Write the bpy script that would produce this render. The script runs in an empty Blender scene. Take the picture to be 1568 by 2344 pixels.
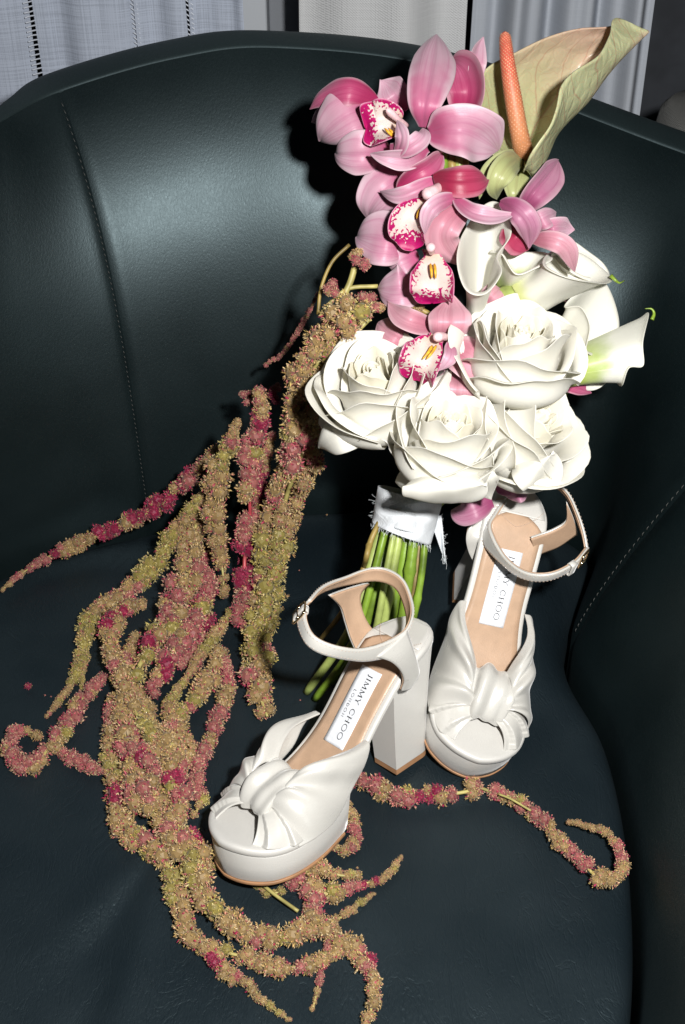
import bpy, math, random
import numpy as np
from mathutils import Matrix, Vector

# ------------------------------------------------------------------ camera, world, lamps, exposure
sc = bpy.context.scene
DEP, CAM_H, FPX = math.radians(37.0), 0.78, 2940.0        # looking down 37 degrees from 0.78 m above the seat
cam_data = bpy.data.cameras.new("camera")
cam = bpy.data.objects.new("camera", cam_data)
sc.collection.objects.link(cam)
cam.location = (0, 0, CAM_H)
cam.rotation_euler = (math.pi / 2 - DEP, 0, 0)
cam_data.sensor_fit = 'HORIZONTAL'
cam_data.sensor_width = 36.0
cam_data.lens = 36.0 * FPX / 1568.0
cam_data.clip_start, cam_data.clip_end = 0.02, 50
sc.camera = cam
sc.render.resolution_x, sc.render.resolution_y = 685, 1024

world = bpy.data.worlds.new("World")
sc.world = world
world.use_nodes = True
bg = world.node_tree.nodes["Background"]
bg.inputs[0].default_value = (0.50, 0.66, 0.95, 1)
bg.inputs[1].default_value = 0.009

FV = np.array([0, math.cos(DEP), -math.sin(DEP)])
UV_ = np.array([0, math.sin(DEP), math.cos(DEP)])
RV = np.array([1.0, 0, 0])
CV = np.array([0, 0, CAM_H])

# the photographer's flash, beside and a little above the lens
fl = bpy.data.lights.new("flash", 'AREA')
fl.shape, fl.size = 'DISK', 0.05
fl.energy = 19.0
fl.color = (1.0, 0.985, 0.96)
flash = bpy.data.objects.new("flash", fl)
sc.collection.objects.link(flash)
flash.location = Vector(CV + RV * 0.15 + UV_ * 0.10)
flash.rotation_euler = (Vector((0.03, 0.92, 0.15)) - flash.location).to_track_quat('-Z', 'Y').to_euler()

sc.view_settings.view_transform = 'Standard'
sc.view_settings.look = 'None'
sc.view_settings.exposure = 0.0
sc.view_settings.gamma = 1.0
sc.render.film_transparent = False
sc.cycles.max_bounces = 6
sc.cycles.diffuse_bounces = 4
sc.cycles.transmission_bounces = 4
sc.cycles.glossy_bounces = 2
sc.cycles.transparent_max_bounces = 6

# ------------------------------------------------------------------ geometry helpers
def ray(px, py):
    return FV + RV * (px - 784) / FPX + UV_ * (1172 - py) / FPX
def atz(px, py, z):
    v = ray(px, py); return CV + v * (z - CAM_H) / v[2]
def aty(px, py, y):
    v = ray(px, py); return CV + v * (y / v[1])
def atd(px, py, d):
    return CV + ray(px, py) * d
def depth_of(p):
    return float((np.asarray(p) - CV) @ FV)
_b0 = atz(780, 1650, 0.012)
_bd0 = depth_of(_b0)
_b1 = aty(990, 90, 1.03)
_bd1 = depth_of(_b1)
def bdepth(py):                                           # depth of the leaning bouquet's axis
    t = (1650 - py) / (1650 - 90)
    return _bd0 + (_bd1 - _bd0) * t
def bp(px, py, o=0.0):                                    # point on the bouquet, o metres in front of its axis plane
    return atd(px, py, bdepth(py) - o)
def Z1(x, y): return (673.75 + x * .546875, 30.6 + y * .546875)
def Z2(x, y): return (673.75 + x * .546875, 551.25 + y * .546875)
def Z3(x, y): return (428.75 + x * .625, 1041.25 + y * .625)
def Z4(x, y): return (x * .46875, 612.5 + y * .46875)
def Z5(x, y): return (x * .58594, 1347.5 + y * .58594)
def Z6(x, y): return (673.75 + x * .57031, 1592.5 + y * .57031)

def catmull(pts, n, closed=False):
    P = np.asarray(pts, float)
    k = len(P)
    if k == 2:
        return P[0] + (P[1] - P[0]) * np.linspace(0, 1, n)[:, None]
    if closed:
        seg = k
        g = lambda i: P[i % k]
    else:
        seg = k - 1
        Q = np.vstack([2 * P[0] - P[1], P, 2 * P[-1] - P[-2]])
        g = lambda i: Q[min(max(i + 1, 0), k + 1)]
    out = []
    for j in range(n):
        t = j / (n if closed else (n - 1)) * seg
        i = min(int(t), seg - 1) if not closed else int(t)
        u = t - i
        a, b, c, d = g(i - 1), g(i), g(i + 1), g(i + 2)
        out.append(0.5 * (2 * b + (c - a) * u + (2 * a - 5 * b + 4 * c - d) * u * u + (3 * b - a - 3 * c + d) * u ** 3))
    return np.array(out)

def resample(P, n):
    P = np.asarray(P, float)
    L = np.concatenate([[0], np.cumsum(np.linalg.norm(np.diff(P, axis=0), axis=1))])
    t = np.linspace(0, L[-1], n)
    return np.stack([np.interp(t, L, P[:, i]) for i in range(P.shape[1])], 1)

def smooth(x):
    x = np.clip(x, 0, 1); return x * x * (3 - 2 * x)
def nrm(v):
    v = np.asarray(v, float); return v / (np.linalg.norm(v, axis=-1, keepdims=True) + 1e-12)

COL = sc.collection
def mesh_obj(name, verts, faces, mat, parent=None, smoothed=True, uvs=None, cols=None, local=False):
    me = bpy.data.meshes.new(name)
    me.from_pydata([tuple(map(float, v)) for v in verts], [], [tuple(map(int, f)) for f in faces])
    if smoothed:
        me.polygons.foreach_set("use_smooth", [True] * len(me.polygons))
    if uvs is not None:
        lay = me.uv_layers.new(name="UVMap")
        li = np.zeros(len(me.loops), dtype=np.int32)
        me.loops.foreach_get("vertex_index", li)
        lay.data.foreach_set("uv", np.asarray(uvs, float)[li].ravel())
    if cols is not None:
        at = me.color_attributes.new("Col", 'FLOAT_COLOR', 'POINT')
        c = np.ones((len(verts), 4)); c[:, :3] = cols
        at.data.foreach_set("color", c.ravel())
    if mat is not None:
        me.materials.append(mat)
    me.update()
    o = bpy.data.objects.new(name, me)
    COL.objects.link(o)
    if parent is not None:
        o.parent = parent
        if not local:
            o.matrix_parent_inverse = wm(parent).inverted()
    return o
def wm(o):
    m = Matrix.Translation(o.location) @ o.rotation_euler.to_matrix().to_4x4()
    if o.parent is not None:
        m = wm(o.parent) @ o.matrix_parent_inverse @ m
    return m
def empty(name, loc, parent=None, rot=None):
    o = bpy.data.objects.new(name, None)
    COL.objects.link(o)
    o.empty_display_size = 0.02
    o.location = Vector([float(c) for c in loc])
    if rot is not None: o.rotation_euler = rot
    if parent is not None:
        o.parent = parent
        o.matrix_parent_inverse = wm(parent).inverted()
    return o
def tag(o, label, cat=None, group=None, kind=None):
    if label: o["label"] = label
    if cat: o["category"] = cat
    if group: o["group"] = group
    if kind: o["kind"] = kind
    return o
def grid_faces(nu, nv, cu=False, cv=False, base=0):
    F = []
    for i in range(nu if cu else nu - 1):
        for j in range(nv if cv else nv - 1):
            a = i * nv + j; b = i * nv + (j + 1) % nv
            c = ((i + 1) % nu) * nv + (j + 1) % nv; d = ((i + 1) % nu) * nv + j
            F.append((base + a, base + d, base + c, base + b))
    return F
def sheet(name, G, mat, parent=None, thick=0.0, cu=False, cv=False, local=False, offset=0.0, subsurf=0):
    nu, nv = G.shape[:2]
    u, v = np.meshgrid(np.linspace(0, 1, nu), np.linspace(0, 1, nv), indexing='ij')
    o = mesh_obj(name, G.reshape(-1, 3), grid_faces(nu, nv, cu, cv), mat, parent,
                 uvs=np.stack([u.ravel(), v.ravel()], 1), local=local)
    if thick:
        m = o.modifiers.new("thickness", 'SOLIDIFY'); m.thickness = thick; m.offset = offset
    if subsurf:
        m = o.modifiers.new("round", 'SUBSURF'); m.levels = m.render_levels = subsurf
    return o
def frames(P):
    T = nrm(np.gradient(P, axis=0))
    N = np.zeros_like(P)
    a = np.array([0, 0, 1.0]) if abs(T[0][2]) < .9 else np.array([1.0, 0, 0])
    n = a - T[0] * (a @ T[0]); N[0] = n / np.linalg.norm(n)
    for i in range(1, len(P)):
        n = N[i - 1] - T[i] * (N[i - 1] @ T[i]); N[i] = n / (np.linalg.norm(n) + 1e-12)
    return T, N, np.cross(T, N)
def tube_data(P, r, k=10, caps=True):
    P = np.asarray(P, float); n = len(P)
    r = np.broadcast_to(np.asarray(r, float), (n,))
    T, N, B = frames(P)
    a = np.arange(k) * 2 * math.pi / k
    V = (P[:, None] + r[:, None, None] * (np.cos(a)[None, :, None] * N[:, None] + np.sin(a)[None, :, None] * B[:, None])).reshape(-1, 3)
    F = grid_faces(n, k, cv=True)
    if caps:
        V = np.vstack([V, P[0], P[-1]])
        for j in range(k):
            F.append((n * k, j, (j + 1) % k)); F.append((n * k + 1, (n - 1) * k + (j + 1) % k, (n - 1) * k + j))
    return V, F
def tube(name, P, r, mat, parent=None, k=10, local=False):
    V, F = tube_data(P, r, k)
    n = (len(V) - 2) // k
    u = np.concatenate([np.tile(np.arange(k) / k, n), [0, 0]])
    v = np.concatenate([np.repeat(np.linspace(0, 1, n), k), [0, 1]])
    return mesh_obj(name, V, F, mat, parent, uvs=np.stack([u, v], 1), local=local)
class Soup:
    def __init__(s): s.V, s.F, s.C, s.n = [], [], [], 0
    def add(s, V, F, c=None):
        V = np.asarray(V, float)
        s.V.append(V); s.F.extend([tuple(i + s.n for i in f) for f in F]); s.n += len(V)
        if c is not None: s.C.append(np.broadcast_to(np.asarray(c, float), (len(V), 3)))
    def build(s, name, mat, parent=None, smoothed=True, local=False):
        return mesh_obj(name, np.vstack(s.V), s.F, mat, parent, smoothed, cols=np.vstack(s.C) if s.C else None, local=local)
def vnoise(P, seed=0, f=1.0):                             # cheap smooth noise, -1..1
    rs = np.random.RandomState(seed); P = np.asarray(P, float) * f; o = 0
    for k in range(5):
        d = rs.normal(size=3); d /= np.linalg.norm(d)
        o = o + np.sin(P @ (d * (1 + .6 * k)) * 6.283 + rs.rand() * 6.283) / (1 + .5 * k)
    return o / 2.2

# ------------------------------------------------------------------ materials
def new_mat(name):
    m = bpy.data.materials.new(name); m.use_nodes = True
    nt = m.node_tree
    return m, nt, nt.nodes["Principled BSDF"]
class NT:
    def __init__(s, nt): s.nt = nt
    def n(s, t, **kw):
        nd = s.nt.nodes.new(t)
        for k, v in kw.items():
            if k.startswith('i_'):
                key = k[2:]
                key = int(key) if key.isdigit() else key.replace('_', ' ')
                s.put(nd.inputs[key], v)
            else: setattr(nd, k, v)
        return nd
    def put(s, sock, v):
        if isinstance(v, bpy.types.NodeSocket): s.nt.links.new(v, sock)
        else: sock.default_value = v
    def math(s, op, a, b=None, c=None, clamp=False):
        nd = s.nt.nodes.new('ShaderNodeMath'); nd.operation = op; nd.use_clamp = clamp
        s.put(nd.inputs[0], a)
        if b is not None: s.put(nd.inputs[1], b)
        if c is not None: s.put(nd.inputs[2], c)
        return nd.outputs[0]
    def mix(s, f, a, b):
        nd = s.nt.nodes.new('ShaderNodeMix'); nd.data_type = 'RGBA'
        s.put(nd.inputs[0], f); s.put(nd.inputs[6], a); s.put(nd.inputs[7], b)
        return nd.outputs[2]
    def ramp(s, f, lo, hi, o0=0.0, o1=1.0):
        nd = s.nt.nodes.new('ShaderNodeMapRange'); nd.interpolation_type = 'SMOOTHSTEP'
        s.put(nd.inputs[0], f); s.put(nd.inputs[1], lo); s.put(nd.inputs[2], hi); s.put(nd.inputs[3], o0); s.put(nd.inputs[4], o1)
        return nd.outputs[0]
    def noise(s, scale, detail=2.0, vec=None, rough=.5, dist=0.0):
        nd = s.nt.nodes.new('ShaderNodeTexNoise')
        nd.inputs['Scale'].default_value = scale; nd.inputs['Detail'].default_value = detail
        nd.inputs['Roughness'].default_value = rough; nd.inputs['Distortion'].default_value = dist
        if vec is not None: s.put(nd.inputs['Vector'], vec)
        return nd.outputs[0]
    def bump(s, h, strength, dist, normal=None):
        nd = s.nt.nodes.new('ShaderNodeBump')
        nd.inputs['Strength'].default_value = strength; nd.inputs['Distance'].default_value = dist
        s.put(nd.inputs['Height'], h)
        if normal is not None: s.put(nd.inputs['Normal'], normal)
        return nd.outputs[0]
def rgb(*c): return (c[0], c[1], c[2], 1.0)
def simple(name, c, rough=.5, noise=0.0, nscale=60, spec=.5, metal=0.0, bump=0.0, bscale=400, sheen=0.0, sss=0.0):
    m, nt, p = new_mat(name); N = NT(nt)
    tc = N.n('ShaderNodeTexCoord').outputs['Object']
    if noise:
        f = N.noise(nscale, 3, tc)
        lo = rgb(*[x * (1 - noise) for x in c]); hi = rgb(*[min(1, x * (1 + noise)) for x in c])
        N.put(p.inputs['Base Color'], N.mix(N.ramp(f, .3, .7), lo, hi))
    else: p.inputs['Base Color'].default_value = rgb(*c)
    p.inputs['Roughness'].default_value = rough
    p.inputs['Specular IOR Level'].default_value = spec
    p.inputs['Metallic'].default_value = metal
    if sheen: p.inputs['Sheen Weight'].default_value = sheen
    if sss:
        p.inputs['Subsurface Weight'].default_value = sss
        p.inputs['Subsurface Radius'].default_value = (.6, .5, .4)
        p.inputs['Subsurface Scale'].default_value = .004
    if bump: N.put(p.inputs['Normal'], N.bump(N.noise(bscale, 2, tc), bump, .001))
    return m

def leather_mat(name, c0, c1, rough=.43, bump=.22, crease=0.0):
    m, nt, p = new_mat(name); N = NT(nt)
    tc = N.n('ShaderNodeTexCoord').outputs['Object']
    mp = N.n('ShaderNodeMapping'); nt.links.new(tc, mp.inputs[0])
    mp.inputs['Scale'].default_value = (1.0, .42, .6); mp.inputs['Rotation'].default_value = (.2, .1, -.6)
    big = N.noise(9, 2, tc, .6)
    N.put(p.inputs['Base Color'], N.mix(N.ramp(big, .3, .7), rgb(*c0), rgb(*c1)))
    grain = N.noise(620, 3, mp.outputs[0], .7, .6)
    hgt = grain
    if crease:
        mp2 = N.n('ShaderNodeMapping'); nt.links.new(tc, mp2.inputs[0])
        mp2.inputs['Scale'].default_value = (1.0, .38, .6); mp2.inputs['Rotation'].default_value = (0, 0, .95)
        rid = N.math('ABSOLUTE', N.math('SUBTRACT', N.noise(46, 4, mp2.outputs[0], .62, 1.1), .5))
        hgt = N.math('ADD', grain, N.math('MULTIPLY', N.ramp(rid, .0, .035), crease))
    N.put(p.inputs['Normal'], N.bump(hgt, bump, .0012))
    N.put(p.inputs['Roughness'], N.math('ADD', N.math('MULTIPLY', N.math('ADD', grain, big), .14), rough - .14))
    p.inputs['Specular IOR Level'].default_value = .62
    p.inputs['Specular Tint'].default_value = (.72, .93, 1.0, 1)
    return m
M_LEATHER = leather_mat("dark green leather", (.0019, .0046, .0050), (.0034, .0070, .0075), .45, .16)
M_LEATHER_SEAT = leather_mat("dark blue green leather of the seat", (.0064, .0112, .0148), (.0104, .0162, .0202), .43, .34, .42)
M_THREAD = simple("pale stitching thread", (.06, .063, .06), .6)
M_DARK = simple("near black chair feet", (.006, .007, .008), .9)  # one even near-black colour for the chair feet

def petal_mat(name, inner, outer, edge, vein, vein_amt=.35, rough=.42, base_span=(.0, .55), sss=.0, back=None, thin=.06, warm=None, rib=.35):
    m, nt, p = new_mat(name); N = NT(nt)
    uvn = N.n('ShaderNodeUVMap').outputs[0]
    sep = N.n('ShaderNodeSeparateXYZ'); nt.links.new(uvn, sep.inputs[0])
    u, v = sep.outputs[0], sep.outputs[1]
    tc = N.n('ShaderNodeTexCoord').outputs['Object']
    wob = N.noise(60, 3, tc)
    vv = N.math('ADD', v, N.math('MULTIPLY', N.math('SUBTRACT', wob, .5), .35))
    col = N.mix(N.ramp(vv, base_span[0], base_span[1]), rgb(*inner), rgb(*outer))
    ed = N.math('ABSOLUTE', N.math('MULTIPLY_ADD', u, 2.0, -1.0))
    edn = N.math('ADD', ed, N.math('MULTIPLY', N.math('SUBTRACT', wob, .5), .3))
    col = N.mix(N.math('MULTIPLY', N.ramp(edn, .62, 1.0), .75), col, rgb(*edge))
    st = N.n('ShaderNodeCombineXYZ'); N.put(st.inputs[0], N.math('MULTIPLY', u, 15.0)); N.put(st.inputs[1], N.math('MULTIPLY', v, 1.1))
    st2 = N.n('ShaderNodeCombineXYZ'); N.put(st2.inputs[0], N.math('MULTIPLY', u, 46.0)); N.put(st2.inputs[1], N.math('MULTIPLY', v, 2.0))
    lines = N.ramp(N.math('ADD', N.math('MULTIPLY', N.noise(1.0, 2, st.outputs[0]), .7), N.math('MULTIPLY', N.noise(1.0, 1, st2.outputs[0]), .3)), .47, .62)
    col = N.mix(N.math('MULTIPLY', lines, vein_amt), col, rgb(*vein))
    mid = N.ramp(N.math('ABSOLUTE', N.math('MULTIPLY_ADD', u, 2.0, -1.0)), .0, .10, 1.0, 0.0)
    col = N.mix(N.math('MULTIPLY', mid, rib), col, rgb(*vein))
    if back is not None:
        geo = N.n('ShaderNodeNewGeometry').outputs['Backfacing']
        col = N.mix(geo, col, rgb(*back))
    nt.links.new(col, p.inputs['Base Color'])
    p.inputs['Roughness'].default_value = rough
    p.inputs['Specular IOR Level'].default_value = .3
    p.inputs['Sheen Weight'].default_value = .08
    p.inputs['Subsurface Weight'].default_value = sss
    p.inputs['Subsurface Radius'].default_value = (.8, .8, .8)
    p.inputs['Subsurface Scale'].default_value = .002
    N.put(p.inputs['Normal'], N.bump(N.math('ADD', N.math('MULTIPLY', lines, .5), N.noise(900, 2, tc)), .25, .0003))
    if thin:                                                  # light comes through the petal
        tr = N.n('ShaderNodeBsdfTranslucent')
        if warm: tr.inputs[0].default_value = rgb(*warm)
        else: nt.links.new(col, tr.inputs[0])
        mx = N.n('ShaderNodeMixShader'); mx.inputs[0].default_value = thin
        nt.links.new(p.outputs[0], mx.inputs[1]); nt.links.new(tr.outputs[0], mx.inputs[2])
        nt.links.new(mx.outputs[0], nt.nodes['Material Output'].inputs[0])
    return m
M_PINK = petal_mat("pale pink orchid petal", (.42, .075, .175), (.54, .34, .415), (.60, .46, .51), (.39, .115, .215), .34, base_span=(.03, .74))
M_PINK_DEEP = petal_mat("deep pink orchid petal", (.34, .02, .09), (.47, .12, .22), (.56, .34, .40), (.30, .02, .09), .4, base_span=(.0, .9))
M_PINK_DUSTY = petal_mat("dusty rose orchid petal", (.44, .13, .19), (.55, .29, .345), (.60, .40, .44), (.38, .12, .17), .3, base_span=(.0, .7))
M_MAUVE = petal_mat("mauve orchid petal", (.30, .05, .14), (.43, .20, .29), (.50, .32, .38), (.26, .05, .13), .35, base_span=(.0, .7))
M_CRIMSON = petal_mat("crimson orchid petal", (.24, .008, .035), (.40, .05, .11), (.46, .20, .25), (.20, .008, .035), .4, base_span=(.0, .9))
def lip_mat():
    m, nt, p = new_mat("spotted orchid lip"); N = NT(nt)
    uvn = N.n('ShaderNodeUVMap').outputs[0]
    sep = N.n('ShaderNodeSeparateXYZ'); nt.links.new(uvn, sep.inputs[0])
    u, v = sep.outputs[0], sep.outputs[1]
    tc = N.n('ShaderNodeTexCoord').outputs['Object']
    ed = N.math('ABSOLUTE', N.math('MULTIPLY_ADD', u, 2.0, -1.0))
    r = N.math('MAXIMUM', N.math('MULTIPLY', ed, .86), N.math('MULTIPLY_ADD', v, 1.25, -.22))
    spots = N.noise(400, 1.0, tc)
    r2 = N.math('ADD', r, N.math('MULTIPLY', N.math('SUBTRACT', spots, .5), .95))
    f = N.ramp(r2, .67, .73)
    col = N.mix(N.ramp(v, 0, .35), rgb(.56, .38, .27), rgb(.60, .50, .46))
    col = N.mix(f, col, rgb(.36, .005, .10))
    rim = N.ramp(ed, .93, 1.0)
    col = N.mix(N.math('MULTIPLY', rim, .55), col, rgb(.70, .40, .52))
    nt.links.new(col, p.inputs['Base Color'])
    p.inputs['Roughness'].default_value = .45; p.inputs['Specular IOR Level'].default_value = .3
    p.inputs['Subsurface Weight'].default_value = .1; p.inputs['Subsurface Scale'].default_value = .002
    N.put(p.inputs['Normal'], N.bump(N.noise(700, 2, tc), .3, .0004))
    return m
M_LIP = lip_mat()
M_KEEL = simple("yellow orchid keel", (.68, .36, .03), .5, .25, 300)
M_COLUMN = simple("pinkish white orchid column", (.74, .50, .52), .4, .15, 120, sss=.1)
M_ROSE = petal_mat("ivory white rose petal", (.80, .80, .66), (.88, .87, .82), (.89, .88, .84), (.86, .84, .76), .2, .5, (.0, .35), .0, None, .34, (.97, .93, .78), 0)
M_ROSE_IN = petal_mat("inner rose petal in cream and warm shade", (.86, .83, .67), (.88, .86, .77), (.89, .87, .80), (.86, .83, .70), .2, .5, (.0, .4), .0, None, .34, (.97, .91, .70), 0)  # cream centre, with the warm shade of the rose's depths in the colour
M_CALLA = petal_mat("white calla spathe", (.66, .70, .30), (.84, .83, .77), (.85, .84, .79), (.78, .79, .66), .3, .38, (.02, .30), .0, None, .3, (.95, .93, .76), 0)
def calla_mat(name, g0, g1):
    m = petal_mat(name, (.34, .45, .05), (.84, .83, .76), (.84, .83, .78), (.74, .75, .55), .3, .38, (g0, g1), .0, None, .16, (.85, .9, .5), 0)
    return m
M_CALLA_GREEN = calla_mat("white calla spathe with green throat", .28, .74)
M_STEM = simple("fresh green stem", (.15, .24, .025), .35, .5, 40, bump=.2, bscale=250)
M_STEM_PALE = simple("pale green stem", (.30, .36, .10), .4, .35, 50, bump=.2, bscale=250)
M_STEM_BROWN = simple("brownish stem", (.24, .17, .045), .5, .4, 50, bump=.25, bscale=250)
M_STEM_RED = simple("crimson amaranth stem", (.36, .05, .06), .45, .4, 60)
M_STEM_YELLOW = simple("yellow green amaranth stem", (.38, .33, .11), .5, .3, 60)
M_TIP = simple("green tip of a calla", (.20, .30, .03), .4, .3, 200)

def amaranth_mat():
    m, nt, p = new_mat("amaranth florets"); N = NT(nt)
    at = N.n('ShaderNodeAttribute', attribute_name="Col")
    tc = N.n('ShaderNodeTexCoord').outputs['Object']
    f = N.noise(900, 1, tc)
    hsv = N.n('ShaderNodeHueSaturation'); nt.links.new(at.outputs['Color'], hsv.inputs['Color'])
    N.put(hsv.inputs['Value'], N.math('MULTIPLY_ADD', f, .9, .62))
    nt.links.new(hsv.outputs[0], p.inputs['Base Color'])
    p.inputs['Roughness'].default_value = .55; p.inputs['Specular IOR Level'].default_value = .35
    p.inputs['Sheen Weight'].default_value = .15
    return m
M_AMAR = amaranth_mat()

def satin_mat(name, c, rough=.33):
    m, nt, p = new_mat(name); N = NT(nt)
    tc = N.n('ShaderNodeTexCoord').outputs['Object']
    p.inputs['Base Color'].default_value = rgb(*c)
    mpw = N.n('ShaderNodeMapping'); nt.links.new(tc, mpw.inputs[0]); mpw.inputs['Scale'].default_value = (1.0, .12, .5)
    f = N.noise(2600, 1, mpw.outputs[0])
    N.put(p.inputs['Base Color'], N.mix(f, rgb(*[x * .90 for x in c]), rgb(*c)))
    N.put(p.inputs['Roughness'], N.math('MULTIPLY_ADD', N.noise(50, 3, tc), .14, rough - .07))
    p.inputs['Specular IOR Level'].default_value = 1.0
    p.inputs['Sheen Weight'].default_value = .35; p.inputs['Sheen Roughness'].default_value = .35
    p.inputs['Anisotropic'].default_value = .4
    N.put(p.inputs['Normal'], N.bump(N.math('ADD', f, N.math('MULTIPLY', N.noise(90, 2, tc), .8)), .2, .0005))
    return m
M_SATIN = satin_mat("ivory satin", (.585, .57, .53), .29)
M_SATIN_FLAT = satin_mat("ivory satin stretched over the sole", (.61, .595, .56), .38)
M_TAN = simple("nude leather lining", (.47, .315, .21), .38, .06, 90, bump=.15, bscale=900)
M_OUTSOLE = simple("tan leather outsole", (.36, .19, .095), .5, .15, 60)
M_GOLD = simple("pale gold metal", (.78, .56, .32), .18, metal=1.0)
M_LABEL = simple("white satin label", (.76, .78, .82), .4, .04, 300)
M_INK = simple("black woven lettering", (.012, .012, .014), .6)
M_STITCH = simple("nude stitching thread", (.62, .48, .38), .6)
# ------------------------------------------------------------------ background: wall, curtains, sofa corner
def fabric_mat(name, c, scale, alpha_holes=0.0, bump=.4, rough=.85, warp=.9):
    m, nt, p = new_mat(name); N = NT(nt)
    tc = N.n('ShaderNodeTexCoord').outputs['Object']
    sep = N.n('ShaderNodeSeparateXYZ'); nt.links.new(tc, sep.inputs[0])
    x = N.math('ADD', sep.outputs[0], sep.outputs[1])
    nx = N.n('ShaderNodeMapping'); nx.inputs['Scale'].default_value = (900, 900, 9); nt.links.new(tc, nx.inputs[0])
    nz = N.n('ShaderNodeMapping'); nz.inputs['Scale'].default_value = (14, 14, 900); nt.links.new(tc, nz.inputs[0])
    slx = N.noise(1.0, 2, nx.outputs[0]); slz = N.noise(1.0, 2, nz.outputs[0])
    wx = N.math('SINE', N.math('MULTIPLY', x, scale)); wz = N.math('SINE', N.math('MULTIPLY', sep.outputs[2], scale))
    w = N.math('MULTIPLY', wx, wz)
    h = N.math('ADD', N.math('MULTIPLY', w, .35), N.math('ADD', N.math('MULTIPLY', slx, warp), N.math('MULTIPLY', slz, warp)))
    f = N.ramp(N.math('ADD', slx, slz), .75, 1.25)
    N.put(p.inputs['Base Color'], N.mix(f, rgb(*[v * .94 for v in c]), rgb(*c)))
    p.inputs['Roughness'].default_value = rough
    p.inputs['Specular IOR Level'].default_value = .15
    N.put(p.inputs['Normal'], N.bump(h, bump, .0012))
    if alpha_holes:
        N.put(p.inputs['Alpha'], N.math('SUBTRACT', 1.0, N.math('MULTIPLY', N.ramp(N.math('ADD', slx, slz), 1.1, .78), alpha_holes)))
    return m
M_SHEER = fabric_mat("bluish white sheer linen", (.46, .51, .61), 3600, .22, .3)
M_LINEN = fabric_mat("white basket weave linen", (.60, .61, .62), 2300, 0, .6)
M_GREYCLOTH = fabric_mat("plain grey white cloth", (.44, .47, .52), 5000, 0, .2, warp=.3)
M_WALL = simple("dark painted wall", (.05, .055, .065), .9, .15, 20)
M_JAMB = simple("white painted window frame", (.50, .53, .57), .6)
M_SOFA = fabric_mat("grey bouclé upholstery", (.20, .20, .19), 1500, 0, .9)

BY = 1.46                                                   # the curtains hang about 1.46 m from the lens
wall = mesh_obj("wall", [(-2, 1.95, -.45), (2, 1.95, -.45), (2, 1.95, 1.6), (-2, 1.95, 1.6),
                         (-2, 2.05, -.45), (2, 2.05, -.45), (2, 2.05, 1.6), (-2, 2.05, 1.6)],
                [(0, 1, 2, 3), (4, 7, 6, 5), (0, 3, 7, 4), (1, 5, 6, 2), (3, 2, 6, 7), (0, 4, 5, 1)], M_WALL, smoothed=False)
tag(wall, None, kind="structure")
floor = mesh_obj("floor", [(-2, -.6, -.45), (2, -.6, -.45), (2, 1.95, -.45), (-2, 1.95, -.45)], [(0, 1, 2, 3)],
                 simple("dark carpet", (.02, .021, .024), .95, .3, 80))
tag(floor, None, kind="structure")

def curtain_strip(px0, px1, y, folds, amp, seed, n=80, nz=24, z0=-.43, z1=1.25, phase=0.0):
    x0, x1 = aty(px0, 90, y)[0], aty(px1, 90, y)[0]
    rs = np.random.RandomState(seed)
    s = np.linspace(0, 1, n); z = np.linspace(z0, z1, nz)
    G = np.zeros((n, nz, 3))
    ph = np.sin(s * 6.283 * folds + phase) + .4 * np.sin(s * 6.283 * folds * 2.3 + rs.rand() * 6)
    for j, zz in enumerate(z):
        G[:, j, 0] = x0 + (x1 - x0) * s + .004 * np.sin(3 * zz + s * 5 + seed)
        G[:, j, 1] = y + amp * ph * (1 + .15 * math.sin(zz * 4 + seed))
        G[:, j, 2] = zz
    return G
sheer = empty("sheer_curtain", (aty(260, 90, BY)[0], BY, -.43))
tag(sheer, "bluish white sheer curtain with ladder lace stripes at the upper left", "curtain")
edges = [(-260, 66), (84, 309), (320, 429), (445, 566)]
for i, (a, b) in enumerate(edges):
    sheet("cloth_panel", curtain_strip(a, b, BY, 1.2 if i < 2 else .8, .006, i + 1), M_SHEER, sheer, .0008)
M_LACE = simple("ladder lace thread", (.62, .66, .74), .8)
for (a, b, slope) in ((66, 84, .25), (309, 320, -.9), (429, 445, -.7)):
    sp = Soup()
    x0, x1 = aty(a, 90, BY)[0] - .001, aty(b, 90, BY)[0] + .001
    z = .30
    rs = random.Random(a)
    while z < .9:
        dz = (x1 - x0) * slope
        P = catmull([(x0, BY, z), ((x0 + x1) / 2, BY + .001, z + dz / 2 + rs.uniform(-.0006, .0006)), (x1, BY, z + dz)], 4)
        V, F = tube_data(P, .00085, 5, False); sp.add(V, F)
        z += .0052
    o = sp.build("ladder_lace", M_LACE, sheer); o["kind"] = "stuff"
# window frame strip seen between the curtains
def box(name, c, h, mat, parent=None, bev=.0, local=False, smoothed=False):
    c = np.array(c); h = np.array(h)
    V = [c + h * np.array(s) for s in ((-1, -1, -1), (1, -1, -1), (1, 1, -1), (-1, 1, -1), (-1, -1, 1), (1, -1, 1), (1, 1, 1), (-1, 1, 1))]
    o = mesh_obj(name, V, [(0, 3, 2, 1), (4, 5, 6, 7), (0, 1, 5, 4), (1, 2, 6, 5), (2, 3, 7, 6), (3, 0, 4, 7)], mat, parent, smoothed, local=local)
    if bev:
        m = o.modifiers.new("bevel", 'BEVEL'); m.width = bev; m.segments = 3
    return o
xa, xb = aty(560, 60, 1.6)[0], aty(612, 60, 1.6)[0]
wf = empty("window_frame", ((xa + xb) / 2, 1.6, -.43))
tag(wf, "white window jamb in the gap between the two curtains", "window frame")
box("jamb", ((xa + xb) / 2 - .02, 1.62, .4), ((xb - xa) / 2 + .02, .02, .83), M_JAMB, wf, .004)
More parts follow.
